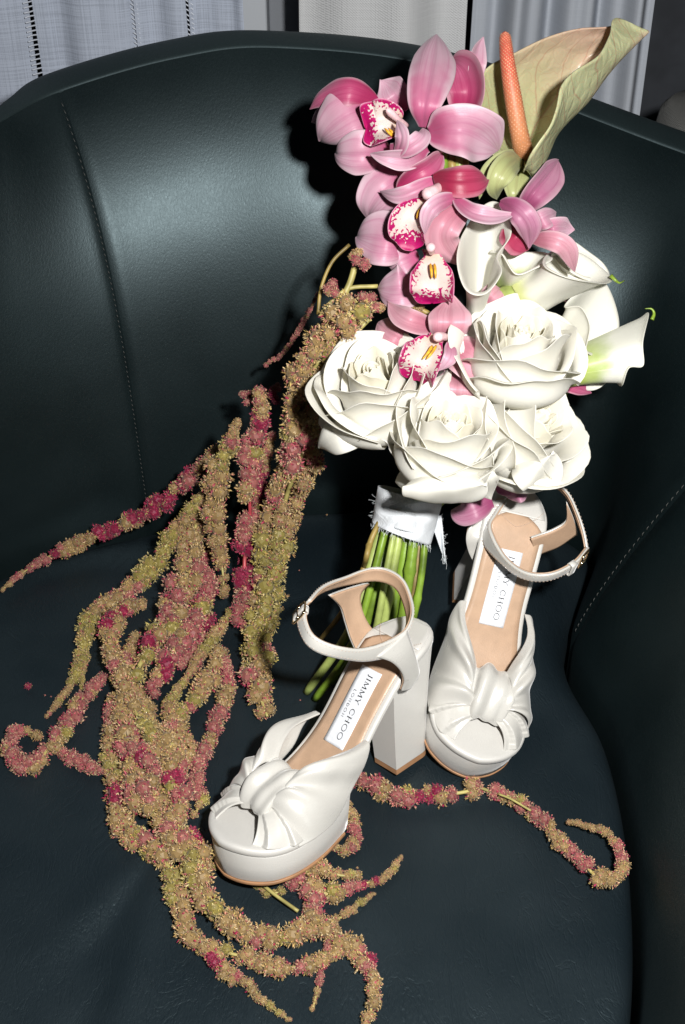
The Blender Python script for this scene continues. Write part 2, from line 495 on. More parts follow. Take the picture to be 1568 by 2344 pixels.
box("reveal", (xb + .045, 1.655, .4), (.045, .02, .83), simple("grey window reveal", (.22, .235, .26), .8), wf, .003)
lin = sheet("linen_curtain", curtain_strip(688, 1075, 1.44, 1.1, .014, 11, phase=1.2), M_LINEN, None, .002)
tag(lin, "heavy white basket weave curtain behind the orchids", "curtain")
gr = sheet("plain_curtain", curtain_strip(1085, 1500, 1.50, 3.2, .022, 17), M_GREYCLOTH, None, .0015)
tag(gr, "plain grey white curtain with soft vertical folds behind the anthurium", "curtain")
# corner of a grey sofa at the right edge
cpt = aty(1690, 372, 1.38)
u = np.linspace(0, 2 * math.pi, 28, endpoint=False); zz = np.array([-.43, -.30, -.05, .07, .098, .108, .11])
rr = np.array([1, 1, 1, .985, .95, .88, .6])
G = np.zeros((28, 7, 3))
for j in range(7):
    sup = lambda c: np.sign(c) * np.abs(c) ** .6
    G[:, j, 0] = cpt[0] + .05 + .13 * rr[j] * sup(np.cos(u)); G[:, j, 1] = cpt[1] + .05 + .12 * rr[j] * sup(np.sin(u)); G[:, j, 2] = zz[j] + cpt[2] - .075
V = list(G.reshape(-1, 3)); F = grid_faces(28, 7, cu=True); V.append(G[:, 6].mean(0) + np.array([0, 0, .002]))
for i in range(28): F.append((i * 7 + 6, ((i + 1) % 28) * 7 + 6, len(V) - 1))
so = mesh_obj("sofa_corner", V, F, M_SOFA)
tag(so, "grey fabric sofa corner in the dark at the right edge", "sofa")

# ------------------------------------------------------------------ the leather tub armchair
chair = empty("armchair", (-.12, .72, -.40))
tag(chair, "dark green leather tub armchair with stitched seams under the bouquet", "armchair")
BASE = [(-.55, .56), (-.525, .68), (-.473, .802), (-.379, .915), (-.289, .985), (-.192, 1.028), (-.10, 1.056), (.0, 1.062), (.105, 1.060), (.245, .998), (.203, .840),
        (.224, .735), (.222, .61), (.196, .47), (.14, .34)]
rim3 = [(-.66, .55, .27), (-.64, .72, .30), (-.575, .90, .335)] + [tuple(aty(*q)) for q in
        [(-190, 388, 1.0), (0, 282, 1.082), (140, 211, 1.145), (400, 136, 1.178), (640, 111, 1.19), (1050, 166, 1.195), (1620, 372, 1.155)]] + [(.46, .92, .36)] + \
       [(.48, .72, .33), (.44, .52, .28), (.37, .30, .26), (.30, .15, .25)]
NS = 14
sB = catmull([(a, b, 0) for a, b in BASE], 141)
sR = catmull(rim3, 141)                                       # ten samples to a control point
# right seam leaves the seat at control 9 and leans outward
def wall_pt(i, v, push=0.0):
    b, r = sB[i], sR[i]
    z = -.10 + (r[2] + .10) * v if v < 0 else r[2] * v
    k = (.12 * v + .225 * v ** 4.6) / .345
    f = float(smooth((i - 91) / 9)); k = k * (1 - f) + f * v ** 1.3
    p = b[:2] + (r[:2] - b[:2]) * k
    out = nrm(r[:2] - b[:2])
    p = p - out * (.004 * math.sin(math.pi * min(max(v, 0), 1)) + push)
    return np.array([p[0], p[1], z])
def wall_grid(i0, i1, nv=48, edge0=True, edge1=True):
    n = (i1 - i0) * 2 + 1
    G = np.zeros((n, nv, 3))
    for a in range(n):
        x = i0 + a / 2; i = int(x); fr = x - i
        j = min(i + 1, 140)
        d = min(a if edge0 else 99, (n - 1 - a) if edge1 else 99)
        tuck = .0032 * math.exp(-(d / .8) ** 2)
        for k in range(nv):
            v = k / (nv - 1)
            t = max(tuck, .0015 * math.exp(-((nv - 1 - k) / 1.2) ** 2))
            p = wall_pt(i, v) * (1 - fr) + wall_pt(j, v) * fr
            out = nrm(np.append((sR[i] - sB[i])[:2], 0))
            G[a, k] = p + out * t
        # the padding runs on below the seat
    low = G[:, :1].copy(); low[:, :, 2] -= .12
    return np.concatenate([low, G], 1)
I0, IL, IR, I1 = 0, 50, 100, 140
for nm, a, b, e0, e1, lab in (("arm_panel", I0, IL, False, True, "dark left arm panel"), ("back_panel", IL, IR, True, True, "wide curved back panel catching the flash"),
                              ("arm_panel", IR, I1, True, False, "dark right arm panel")):
    o = sheet(nm, wall_grid(a, b, 48, e0, e1), M_LEATHER, chair)
    o["label"] = lab
# top band (piping edge) and outer shell
def rim_frame(i):
    out = nrm(np.append((sR[i] - sB[i])[:2], 0)); return sR[i], out
prof = [(.003, -.004), (.0012, .0002), (.003, .0022), (.012, .0052), (.026, .0085), (.036, .0075), (.041, .001), (.043, -.02)]
G = np.zeros((141, len(prof), 3))
for i in range(141):
    p, out = rim_frame(i)
    for k, (a, z) in enumerate(prof): G[i, k] = p + out * a + np.array([0, 0, z])
sheet("top_band", G, leather_mat("leather of the top band", (.0045, .009, .0095), (.007, .0125, .013), .62), chair, subsurf=1)
G = np.zeros((141, 8, 3))
for i in range(141):
    p, out = rim_frame(i)
    q0 = p + out * .044
    for k in range(8):
        t = k / 7; G[i, k] = np.array([q0[0], q0[1], 0]) - out * .06 * t ** 1.5 + np.array([0, 0, (p[2] - .008) * (1 - t) - .40 * t])
sheet("outer_shell", G, M_LEATHER, chair, .004)
# seat cushion: crowned, welted edge
OUT = [(a, b) for a, b in BASE] + [(.06, .26), (-.10, .215), (-.28, .24), (-.44, .35), (-.52, .46)]
NB = 180
ol = resample(np.vstack([catmull([(a, b, 0) for a, b in OUT], 400, True)] ), NB + 1)[:NB, :2]
cen = ol.mean(0)
rings = [(0, .010), (.15, .0098), (.3, .009), (.45, .0078), (.6, .006), (.72, .0042), (.82, .002), (.9, -.001), (.945, -.0045), (.972, -.010), (.985, -.018), (.988, -.03), (.985, -.10)]
V = [(cen[0], cen[1], .006)]; F = []
rs = np.random.RandomState(4)
for k, (r, z) in enumerate(rings[1:]):
    for i in range(NB):
        p = cen + (ol[i] - cen) * r
        zz = z - .004
        if r < .95: zz += .0018 * math.sin(p[0] * 17 + 1.3) * math.sin(p[1] * 14 + .4) + .0009 * math.sin(p[0] * 41 + p[1] * 23)
        # a soft dent in the front left of the seat
        for (cx, cy, sx, sy, am) in ((-.172, .50, .012, .05, -.008), (-.197, .51, .014, .055, .005), (-.145, .49, .014, .05, .004)):
            zz += am * math.exp(-((p[0] - cx) / sx) ** 2 - ((p[1] - cy) / sy) ** 2)
        zz += .040 * float(smooth((p[1] - .74) / .14)) * math.exp(-((p[0] - .12) / .075) ** 2) * (1 if r < .9 else max(0, (1 - r) / .1))
        V.append((p[0], p[1], zz))
for i in range(NB): F.append((0, 1 + i, 1 + (i + 1) % NB))
for k in range(len(rings) - 2):
    for i in range(NB):
        a = 1 + k * NB + i; b = 1 + k * NB + (i + 1) % NB
        F.append((a, a + NB, b + NB, b))
seat = mesh_obj("seat_cushion", V, F, M_LEATHER_SEAT, chair)
m = seat.modifiers.new("round", 'SUBSURF'); m.levels = m.render_levels = 1
box("seat_base", (cen[0], cen[1], -.24), (.22, .26, .13), M_LEATHER, chair, .03)
for fx, fy in ((-.30, .55), (.08, .45), (-.22, .90), (.10, .78)):
    box("foot", (fx, fy, -.405), (.02, .02, .045), M_DARK, chair, .004)
# stitches along the two seams
def stitches(i, v0, v1, n, side, col=M_THREAD):
    sp = Soup()
    for k in range(n):
        v = v0 + (v1 - v0) * (k + .5) / n
        dv = (v1 - v0) / n * .27
        out = nrm(np.append((sR[i] - sB[i])[:2], 0)); lat = np.array([-out[1], out[0], 0]) * side
        a = wall_pt(i, v - dv) + lat * .0022 + out * .0012
        b = wall_pt(i, v + dv) + lat * .0030 + out * .0010
        VV, FF = tube_data([a, (a + b) / 2 - out * .0006, b],     .00030, 5); sp.add(VV, FF)
    o = sp.build("stitching", col, chair); o["kind"] = "stuff"
stitches(IL, .05, .985, 74, 1)
stitches(IR, .03, .95, 62, 1)
# ------------------------------------------------------------------ the platform sandals
ZP, ZH = .030, .112                                           # insole height at the platform and at the heel
_wy = np.array([0, .002, .006, .014, .030, .06, .09, .12, .15, .175, .193, .204, .210, .2125])
_ww = np.array([.004, .0105, .0165, .0222, .0268, .0262, .0262, .0325, .0395, .0398, .034, .0235, .0125, .003])
def W(y): return np.interp(y, _wyf, _wwf)
_cf = catmull(np.stack([_wy, _ww], 1), 160); _wyf, _wwf = _cf[:, 0], _cf[:, 1]
def ZI(y):
    y = np.asarray(y, float)
    z = ZP + (ZH - ZP) * (1 - smooth((y - .022) / (.140 - .022)))
    return z + .004 * np.clip((y - .17) / .04, 0, 1) ** 2 + .003 * np.clip((.03 - y) / .03, 0, 1) ** 1.5
_half = resample(np.vstack([[0, 0], np.stack([_wwf, _wyf], 1), [0, .2128]]), 64)      # right half outline, heel to toe, even steps
def sole_solid(name, y0, ztop, zbot, inset, mat, parent, rnd=.002, zmin=None):
    # a closed slab that follows the outline from y0 to the toe
    H = _half[_half[:, 1] >= y0 - 1e-9]
    if y0 > 0.001: H = np.vstack([[float(W(y0)), y0], H])
    loop = np.vstack([H, (H * np.array([-1, 1]))[::-1][1:-1] if y0 <= .001 else (H * np.array([-1, 1]))[::-1][1:]])
    n = len(loop)
    t = nrm(np.roll(loop, -1, 0) - np.roll(loop, 1, 0)); nr = np.stack([t[:, 1], -t[:, 0]], 1)
    if y0 > 0.001:
        for q in (0, n - 1): nr[q] = (np.sign(loop[q, 0]), 0)
    rings = []
    for (ins, top, dz) in ((rnd * 1.6, 1, 0), (rnd, 1, 0), (rnd * .5, 1, -rnd * .14), (rnd * .14, 1, -rnd * .5), (0, 1, -rnd), (0, .5, 0), (0, 0, rnd * .5), (rnd * .5, 0, 0)):
        xy = loop - nr * (ins + inset)
        z = np.array([(ztop(y) * top + zbot(y) * (1 - top)) + dz for y in np.clip(loop[:, 1], y0, .2125)])
        rings.append(np.column_stack([xy, z]))
    k = len(rings); V = np.vstack(rings); F = []
    for r in range(k - 1):
        for i in range(n): F.append((r * n + i, (r + 1) * n + i, (r + 1) * n + (i + 1) % n, r * n + (i + 1) % n))
    m = n // 2
    for base, flip in ((0, 0), ((k - 1) * n, 1)):
        for i in range(m):
            a_, b_, c_, d_ = i, i + 1, (n - 1 - i) if y0 > .001 else (n - i) % n, (n - 2 - i) if y0 > .001 else n - i - 1
            f = []
            for q in (a_, b_, d_, c_):
                if base + q not in f: f.append(base + q)
            if len(f) > 2: F.append(tuple(f if not flip else f[::-1]))
    o = mesh_obj(name, V, F, mat, parent, local=True)
    o.data.set_sharp_from_angle(angle=math.radians(50))
    return o
def insole_patch(name, y0, y1, wfun, mat, parent, lift, n=40, k=11, thick=.0005, arc0=0.0, arc1=0.0):
    G = np.zeros((n, k, 3))
    for i, t in enumerate(np.linspace(0, 1, n)):
        for j, a in enumerate(np.linspace(-1, 1, k)):
            y = y0 + (y1 - y0) * t + arc0 * (1 - t) * (1 - a * a) + arc1 * t * (1 - a * a)
            G[i, j] = (a * wfun(y), y, float(ZI(y)) + lift)
    o = sheet(name, G, mat, parent, thick, local=True, offset=1)
    return o
# --- lettering: each glyph is a set of strokes (polyline, width)
def arc(cx, cy, rx, ry, a0, a1, n=14):
    return [(cx + rx * math.cos(math.radians(a0 + (a1 - a0) * i / n)), cy + ry * math.sin(math.radians(a0 + (a1 - a0) * i / n))) for i in range(n + 1)]
TK, TN = .12, .055
def ser(x, y): return ([(x - .13, y), (x + .13, y)], .045)
GLY = {
    'J': (.42, [([(.24, 1), (.24, .12), (.20, -.08), (.06, -.20)], TK), ser(.24, 1)]),
    'I': (.34, [([(.17, 0), (.17, 1)], TK), ser(.17, 0), ser(.17, 1)]),
    'M': (1.02, [([(.12, 0), (.16, 1)], TN), ([(.16, 1), (.50, .05)], TK), ([(.50, .05), (.84, 1)], TN), ([(.84, 1), (.90, 0)], TK), ser(.12, 0), ser(.90, 0)]),
    'Y': (.78, [([(.06, 1), (.38, .48)], TK), ([(.70, 1), (.38, .48)], TN), ([(.38, .48), (.38, 0)], TK), ser(.38, 0), ser(.08, 1), ser(.68, 1)]),
    'C': (.86, [(arc(.46, .5, .38, .5, 45, 315), .095), ([(.73, .85), (.76, .68)], .05), ([(.73, .15), (.76, .30)], .05)]),
    'H': (.92, [([(.16, 0), (.16, 1)], TK), ([(.74, 0), (.74, 1)], TK), ([(.16, .52), (.74, .52)], TN), ser(.16, 0), ser(.16, 1), ser(.74, 0), ser(.74, 1)]),
    'O': (1.02, [(arc(.5, .5, .43, .5, 0, 360, 28), .09)]),
    'L': (.62, [([(.14, 1), (.14, 0), (.56, 0)], .12)]),
    'N': (.86, [([(.14, 0), (.14, 1), (.70, 0), (.70, 1)], .11)]),
    'D': (.84, [([(.14, 0), (.14, 1)], .12), (arc(.14, .5, .56, .5, -90, 90), .11), ([(.14, 0), (.16, 0)], .1)]),
    ' ': (.42, []),
}
def text_soup(text, u0, v0, h, place, track=.10):
    sp = Soup(); u = u0
    for ch in text:
        adv, strokes = GLY[ch]
        for pl, w in strokes:
            P = np.array(pl, float); T = nrm(np.gradient(P, axis=0)) if len(P) > 2 else nrm(np.array([P[1] - P[0]] * 2))
            L_ = np.stack([-T[:, 1], T[:, 0]], 1) * w / 2
            A, B = P + L_, P - L_
            V = [place(u + a[0] * h, v0 + a[1] * h) for a in A] + [place(u + b[0] * h, v0 + b[1] * h) for b in B]
            n = len(P)
            sp.add(V, [(i, i + 1, n + i + 1, n + i) for i in range(n - 1)])
        u += (adv + track) * h
    return sp, u
def text_len(text, h, track=.10): return sum((GLY[c][0] + track) * h for c in text)

def ribbon(name, C, Wd, Nn, mat, parent, thick=.0018, k=7, bow=.0006):
    # a strap: centre line C, widths Wd, outward normals Nn, all in shoe space
    C = np.asarray(C, float); T = nrm(np.gradient(C, axis=0)); Nn = np.asarray(Nn, float)
    Nn = nrm(Nn - T * np.sum(Nn * T, 1, keepdims=True)); S = np.cross(T, Nn)
    G = np.zeros((len(C), k, 3))
    for j, a in enumerate(np.linspace(-1, 1, k)):
        G[:, j] = C + S * (a * np.asarray(Wd)[:, None] / 2) - Nn * bow * a * a
    return sheet(name, G, mat, parent, thick, local=True)

def build_shoe(name, label, loc, pitch, roll, yaw, ring_px, leg_near_px, leg_far_px, buckle_px, mode, seed):
    rot = (Matrix.Rotation(yaw, 4, 'Z') @ Matrix.Rotation(pitch, 4, 'X') @ Matrix.Rotation(roll, 4, 'Y')).to_euler()
    root = empty(name, loc, None, rot)
    tag(root, label, "shoe", "pair of ivory satin platform sandals")
    Mw = np.array(wm(root)); Mi = np.linalg.inv(Mw)
    def px_local(px, py, axis, val):                          # pixel ray cut with a plane of shoe space
        o = Mi[:3, :3] @ CV + Mi[:3, 3]; d = Mi[:3, :3] @ ray(px, py)
        i = 'xyz'.index(axis); t = (val - o[i]) / d[i]
        return o + d * t
    sole_solid("insole_board", 0.0, lambda y: float(ZI(y)), lambda y: float(ZI(y)) - .0065, 0.0, M_SATIN_FLAT, root, .0026)
    sole_solid("platform", .112, lambda y: float(ZI(y)) - .0058, lambda y: max(.0028, float(ZI(y)) - .0072 - max(0.0, (y - .112)) * 3.0), .0010, M_SATIN_FLAT, root, .0016)
    sole_solid("outsole", .124, lambda y: .0027, lambda y: .0002, .0004, M_OUTSOLE, root, .0006)
    sole_solid("shank_lining", .046, lambda y: min(float(ZI(y)) - .0066, 1), lambda y: float(ZI(y)) - .0076, .003, M_OUTSOLE, root, .0003)
    # leather sock, satin heel pad
    insole_patch("sock_lining", .040, .168, lambda y: W(y) - .0042, M_TAN, root, .0011, 44, arc0=-.012)
    insole_patch("heel_pad", .0045, .030, lambda y: max(W(y) - .0030, .004), M_SATIN_FLAT, root, .0011, 24, arc1=.0)
    sp = Soup()
    for k in range(40):
        a = -1 + 2 * (k + .5) / 40
        y = .034 - .010 * a * a; yy = y if True else 0
        p = np.array([a * (W(y) - .004), y + .006 * (1 - abs(a)), 0]); p[2] = float(ZI(p[1])) + .0020
        VV, FF = tube_data([p - np.array([.0005, 0, 0]), p + np.array([.0005, 0, 0])], .0002, 4); sp.add(VV, FF)
    o = sp.build("pad_stitching", M_STITCH, root, local=True); o["kind"] = "stuff"
    # woven label and its lettering
    y0, y1, hw = .056, .101, .0104
    lab = insole_patch("label", y0, y1, lambda y: hw, M_LABEL, root, .0020, 30, 7, .0003)
    def place(u, v): return (-v, u, float(ZI(u)) + .0027)
    h = .0072; L = text_len("JIMMY CHOO", h); h *= .0385 / L
    sp, _ = text_soup("JIMMY CHOO", y0 + .0035, .0002, h, place)
    o = sp.build("brand_lettering", M_INK, lab, False); o.matrix_parent_inverse = Matrix.Identity(4)
    L2 = text_len("LONDON", .0024, .28)
    sp, _ = text_soup("LONDON", (y0 + y1) / 2 - L2 / 2, -.0056, .0024, place, .28)
    o = sp.build("city_lettering", M_INK, lab, False); o.matrix_parent_inverse = Matrix.Identity(4)
    # block heel: flat front, rounded back
    secs = []
    for t in np.linspace(0, 1, 12):
        hwid = mode['heel'] + (.0182 - mode['heel']) * t ** 1.3; yf = .049 + .003 * t; yb = .0105 - .0075 * t ** 1.6
        r = .009
        pts = [(-hwid, yf), (hwid, yf), (hwid, (yf + yb) / 2)]
        for a in range(0, 91, 18): pts.append((hwid - r + r * math.cos(math.radians(a)), yb + r - r * math.sin(math.radians(a))))
        for a in range(90, -1, -18): pts.append((-(hwid - r + r * math.cos(math.radians(a))), yb + r - r * math.sin(math.radians(a))))
        pts.append((-hwid, (yf + yb) / 2))
        secs.append([(x, y, .0048 + t * (min(float(ZI(y)) - .0060, 1) - .0048)) for x, y in pts])
    G = np.array(secs); n, k = G.shape[:2]
    V = np.vstack([G.reshape(-1, 3), G[0].mean(0)]); F = grid_faces(n, k, cv=True)
    for j in range(k): F.append((n * k, j, (j + 1) % k))
    o = mesh_obj("heel", V, F, M_SATIN_FLAT, root, smoothed=True, local=True)
    o.data.set_sharp_from_angle(angle=math.radians(35))
    hl = o
    B = G[0].copy(); T2 = B.copy(); B[:, 2] = .0; T2[:, 2] = .0047
    V = np.vstack([B, T2, B.mean(0)]); F = [(j, (j + 1) % k, k + (j + 1) % k, k + j) for j in range(k)] + [(2 * k, (j + 1) % k, j) for j in range(k)]
    mesh_obj("heel_tip", V, F, M_OUTSOLE, hl, False).matrix_parent_inverse = Matrix.Identity(4)
    # ---- draped upper: shawl bands, front pleats, knot
    rs = np.random.RandomState(seed)
    zk = ZP + .026; dy = .014
    def drape(nm, sg, Epts, Kpts, bulge, ridges, amp, ns=48, nt=30, lift=0.0, saw=False, fold=0.0):
        E = catmull(Epts, ns); K = catmull(Kpts, ns)
        G = np.zeros((ns, nt, 3)); ph = rs.rand(4) * 6.28
        for i in range(ns):
            s = i / (ns - 1)
            for j in range(nt):
                t = j / (nt - 1)
                p = K[i] * (1 - t) + E[i] * t
                b = math.sin(math.pi * min(1, t ** .75)) * bulge * (1 - .25 * abs(2 * s - 1))
                env = (1 - t) ** .8 * min(1, t * 7) + .25 * math.sin(math.pi * t)
                if saw: w = ((s * ridges + .12 * math.sin(3 * t + ph[0])) % 1.0); w = (w ** 1.6 - .4) * amp * (.35 + .9 * t)
                else:
                    w = (math.sin(6.283 * ridges * (s + .07 * math.sin(2.2 * t + ph[0])) + ph[1]) + .45 * math.sin(6.283 * ridges * 1.9 * s + ph[2] + 1.5 * t)) * amp * env
                # soft dent where the satin sags
                w += -.0022 * math.exp(-((s - .42) / .10) ** 2 - ((t - .62) / .16) ** 2) * (0 if saw else 1)
                e = -fold * (math.exp(-(s / .05) ** 2) + math.exp(-((1 - s) / .05) ** 2))
                nx = .55 * sg; n3 = nrm(np.array([nx * (.4 + t), .05, .85 - .45 * t]))
                G[i, j] = p + n3 * (b + w + lift + e)
        return sheet(nm, G, M_SATIN, root, .0016, local=True, subsurf=1)
    for sg in (-1, 1):
        E = [(sg * (W(.095) - .0015), .0900, float(ZI(.098)) + .0105), (sg * (W(.097) + .0035), .0915, float(ZI(.098)) + .0090), (sg * (W(.103) + .0058), .1005, float(ZI(.102)) + .003), (sg * (W(.114) + .0030), .113, float(ZI(.112)) - .0015),
             (sg * (W(.135) + .0026), .135, ZP - .003), (sg * (W(.156) + .0024), .156, ZP - .0035), (sg * (W(.174) + .0018), .174, ZP - .0035)]
        K = [(sg * .0125, .131 + dy, zk - .001), (sg * .0145, .138 + dy, zk + .003), (sg * .0155, .146 + dy, zk + .003), (sg * .0155, .152 + dy, zk), (sg * .0125, .157 + dy, zk - .003), (sg * .011, .161 + dy, zk - .007)]
        drape("side_band", sg, E, K, .0135, 2.3, .0027, fold=.0012)
        E = [(sg * (W(.160) - .001), .160, ZP - .001), (sg * (W(.172) + .0004), .172, ZP - .001), (sg * (W(.184) - .0006), .184, ZP - .0002), (sg * (W(.194) - .0028), .194, ZP + .0015), (sg * (W(.1995) - .008), .1995, ZP + .003)]
        K = [(sg * .012, .166, zk - .007), (sg * .0115, .170, zk - .009), (sg * .0105, .174, zk - .011), (sg * .009, .177, zk - .013), (sg * .006, .179, zk - .015)]
        drape("front_pleat", sg, E, K, .0065, 2.4, .0040, 54, 26, saw=True)
    # knot: a gathered band wrapped round the middle
    na, nb = 34, 40
    C = catmull([(0, .1255 + dy, zk - .014), (0, .1265 + dy, zk - .001), (0, .134 + dy, zk + .0048), (0, .146 + dy, zk + .0054), (0, .158 + dy, zk + .0005), (0, .167 + dy, zk - .010), (0, .1665 + dy, zk - .019)], na)
    T = nrm(np.gradient(C, axis=0)); X = np.array([1.0, 0, 0]); N_ = np.cross(X, T)
    hw = np.interp(np.linspace(0, 1, na), [0, .2, .5, .8, 1], [.0140, .0170, .0185, .0165, .0130])
    G = np.zeros((na, nb, 3)); ph = rs.rand(5) * 6.28
    for i in range(na):
        t = i / (na - 1)
        for j in range(nb):
            b = -1 + 2 * j / (nb - 1); th = b * 1.75
            w = 1 + .0 * b
            ridge = .0016 * math.sin(7.5 * b + 1.6 * math.sin(2.6 * t + ph[0]) + ph[1]) + .0010 * math.sin(13 * b - 2.2 * t * 3 + ph[2]) + .0006 * math.sin(5 * t * 3 + 4 * b + ph[3])
            G[i, j] = C[i] + X * math.sin(th) * (hw[i] + ridge) + N_[i] * ((math.cos(th) - 1) * .0075 + ridge * 1.2)
    sheet("knot", G, M_SATIN, root, .0012, local=True, subsurf=1)
    # ---- ankle strap from the photograph's own outline, cut with planes of the shoe
    ctr = None
    ringL = np.array([px_local(*q) for q in ring_px]); n = 90
    R_ = resample(np.vstack([catmull(ringL, 300, False)]), n)
    ctr = R_.mean(0)
    up = nrm(np.cross(R_[n // 4] - ctr, R_[0] - ctr)); up = up if up[2] > 0 else -up
    Nn = nrm(R_ - ctr - np.outer((R_ - ctr) @ up, up) + up * .25 * .03)
    wd = np.interp(np.linspace(0, 1, n), mode['wt'], mode['wv'])
    st = ribbon("ankle_strap", R_, wd, Nn, M_SATIN, root, .0016)
    ribbon("strap_lining", R_ - Nn * .00155, wd * .93, Nn, M_TAN, st, .0008).matrix_parent_inverse = Matrix.Identity(4)
    for li_, leg in enumerate((leg_near_px, leg_far_px)):
        A = catmull([px_local(*q[0], q[2], q[3]) for q in leg], 30); Bb = catmull([px_local(*q[1], q[2], q[3]) for q in leg], 30)
        t = np.linspace(0, 1, 11)
        G = A[:, None] * (1 - t)[None, :, None] + Bb[:, None] * t[None, :, None]
        sd = np.sign(G[-1].mean(0)[0]); G[:, :, 0] += sd * (.0008 + .003 * np.sin(np.linspace(0, math.pi, 30))[:, None] + .0012 * (1 - (2 * t - 1) ** 2)[None])
        s2 = sheet("heel_strap", G, M_SATIN, root, .0016, local=True)
        G2 = G.copy()
        if 'lin' in mode: G2[:, :, 1] += mode['lin'][li_] * .0017
        else: G2[:, :, 0] -= sd * .0016
        sheet("strap_lining", G2, M_TAN, s2, .0008).matrix_parent_inverse = Matrix.Identity(4)
    sp = Soup(); T_ = nrm(np.gradient(R_, axis=0)); S_ = np.cross(T_, Nn)
    for q in range(1, n - 1):
        for sd in (-1, 1):
            p = R_[q] + S_[q] * sd * (wd[q] / 2 - .0012) + Nn[q] * .0009
            VV, FF = tube_data([p - T_[q] * .0006, p + T_[q] * .0006], .00016, 4); sp.add(VV, FF)
    o = sp.build("strap_stitching", M_STITCH, st, local=True); o["kind"] = "stuff"
    # buckle: bent wire frame with a prong, and the keeper loop
    bc = px_local(*buckle_px); i = int(np.argmin(np.linalg.norm(R_ - bc, axis=1))); i = min(max(i, 2), n - 3)
    t3 = nrm(R_[i + 1] - R_[i - 1]); n3 = nrm(Nn[i] - t3 * (Nn[i] @ t3)); s3 = np.cross(t3, n3)
    loop = []
    for a in np.linspace(0, 2 * math.pi, 40, endpoint=False):
        ca, sa = math.cos(a), math.sin(a)
        loop.append(R_[i] + n3 * .0016 + t3 * .0062 * np.sign(ca) * abs(ca) ** .35 + s3 * .0072 * np.sign(sa) * abs(sa) ** .35)
    loop.append(loop[0])
    bk = tube("buckle", np.array(loop), .0008, M_GOLD, root, 8, local=True)
    tube("prong", [R_[i] + n3 * .0026 + t3 * .006, R_[i] + n3 * .003, R_[i] + n3 * .0022 - t3 * .0064], .0006, M_GOLD, bk, 6).matrix_parent_inverse = Matrix.Identity(4)
    j = min(max(i + mode['keeper'], 2), n - 3)
    t3 = nrm(R_[j + 1] - R_[j - 1]); n3 = nrm(Nn[j] - t3 * (Nn[j] @ t3)); s3 = np.cross(t3, n3)
    K_ = []
    for a in np.linspace(0, 2 * math.pi, 24, endpoint=False):
        ca, sa = math.cos(a), math.sin(a)
        K_.append(R_[j] + n3 * .0024 * np.sign(ca) * abs(ca) ** .5 + s3 * .0064 * np.sign(sa) * abs(sa) ** .3)
    G = np.stack([np.array(K_) + t3 * q for q in (-.0028, 0, .0028)], 1)
    sheet("keeper_loop", G, M_SATIN, root, .001, cu=True, local=True)
    return root
rad = math.radians
# nearer, left sandal
build_shoe("platform_sandal", "ivory satin platform sandal lying lower left, toe pointing down left onto the amaranth",
    (.0698, .7215, .0045), rad(4), rad(10), 2.325,
    ring_px=[(700, 1382, 'x', .012), (735, 1347, 'x', .024), (795, 1326, 'x', .031), (862, 1313, 'x', .024), (912, 1332, 'x', .006), (936, 1378, 'x', -.012), (940, 1425, 'x', -.027),
             (910, 1475, 'x', -.033), (838, 1499, 'x', -.034), (765, 1492, 'x', -.031), (712, 1468, 'x', -.020), (690, 1428, 'x', -.004), (690, 1390, 'x', .008)],
    leg_near_px=[(Z3(690, 738), Z3(800, 640), 'x', -.0335), (Z3(735, 752), Z3(812, 695), 'x', -.0335), (Z3(766, 782), Z3(826, 750), 'x', -.032), (Z3(783, 822), Z3(836, 800), 'x', -.030), (Z3(780, 862), Z3(815, 850), 'x', -.0275)],
    leg_far_px=[(Z3(520, 515), Z3(665, 470), 'x', .031), (Z3(568, 560), Z3(640, 515), 'x', .031), (Z3(590, 620), Z3(648, 570), 'x', .030), (Z3(603, 670), Z3(668, 620), 'x', .028), (Z3(615, 712), Z3(692, 655), 'x', .0265)],
    buckle_px=(690, 1392, 'x', .006),
    mode=dict(wt=[0, .12, .3, .42, .50, .58, .66, .75, 1], wv=[.0085, .009, .012, .011, .013, .017, .013, .0095, .009], keeper=6, heel=.0122), seed=3)
# right sandal
build_shoe("platform_sandal", "ivory satin platform sandal standing at the right, toe pointing straight to the viewer",
    (.1153, .8851, .0590), rad(-15), rad(-16), 3.0523,
    ring_px=[(1346, 1262, 'y', .062), (1338, 1222, 'y', .05), (1322, 1175, 'y', .035), (1298, 1128, 'y', .018), (1255, 1096, 'y', .004), (1210, 1092, 'y', .0), (1165, 1128, 'y', .012), (1128, 1178, 'y', .032),
             (1112, 1222, 'y', .052), (1150, 1282, 'y', .078), (1200, 1318, 'y', .094), (1258, 1322, 'y', .096), (1312, 1297, 'y', .084), (1345, 1262, 'y', .066)],
    leg_near_px=[(Z2(845, 1090), Z2(900, 1085), 'y', .022), (Z2(785, 1150), Z2(868, 1165), 'y', .034), (Z2(748, 1205), Z2(856, 1235), 'y', .044), (Z2(737, 1250), Z2(795, 1250), 'y', .049), (Z2(742, 1300), Z2(775, 1295), 'y', .052), (Z2(755, 1345), Z2(790, 1345), 'y', .056)],
    leg_far_px=[(Z3(1385, 170), Z3(1425, 285), 'y', .034), (Z3(1375, 235), Z3(1390, 300), 'y', .036), (Z3(1330, 265), Z3(1340, 330), 'y', .040), (Z3(1285, 285), Z3(1290, 352), 'y', .044), (Z3(1255, 300), Z3(1262, 375), 'y', .048)],
    buckle_px=(1332, 1280, 'y', .074),
    mode=dict(wt=[0, .3, .45, .52, .60, .68, 1], wv=[.0085, .010, .014, .018, .017, .0105, .009], keeper=-5, lin=(-1, 1), heel=.0172), seed=8)
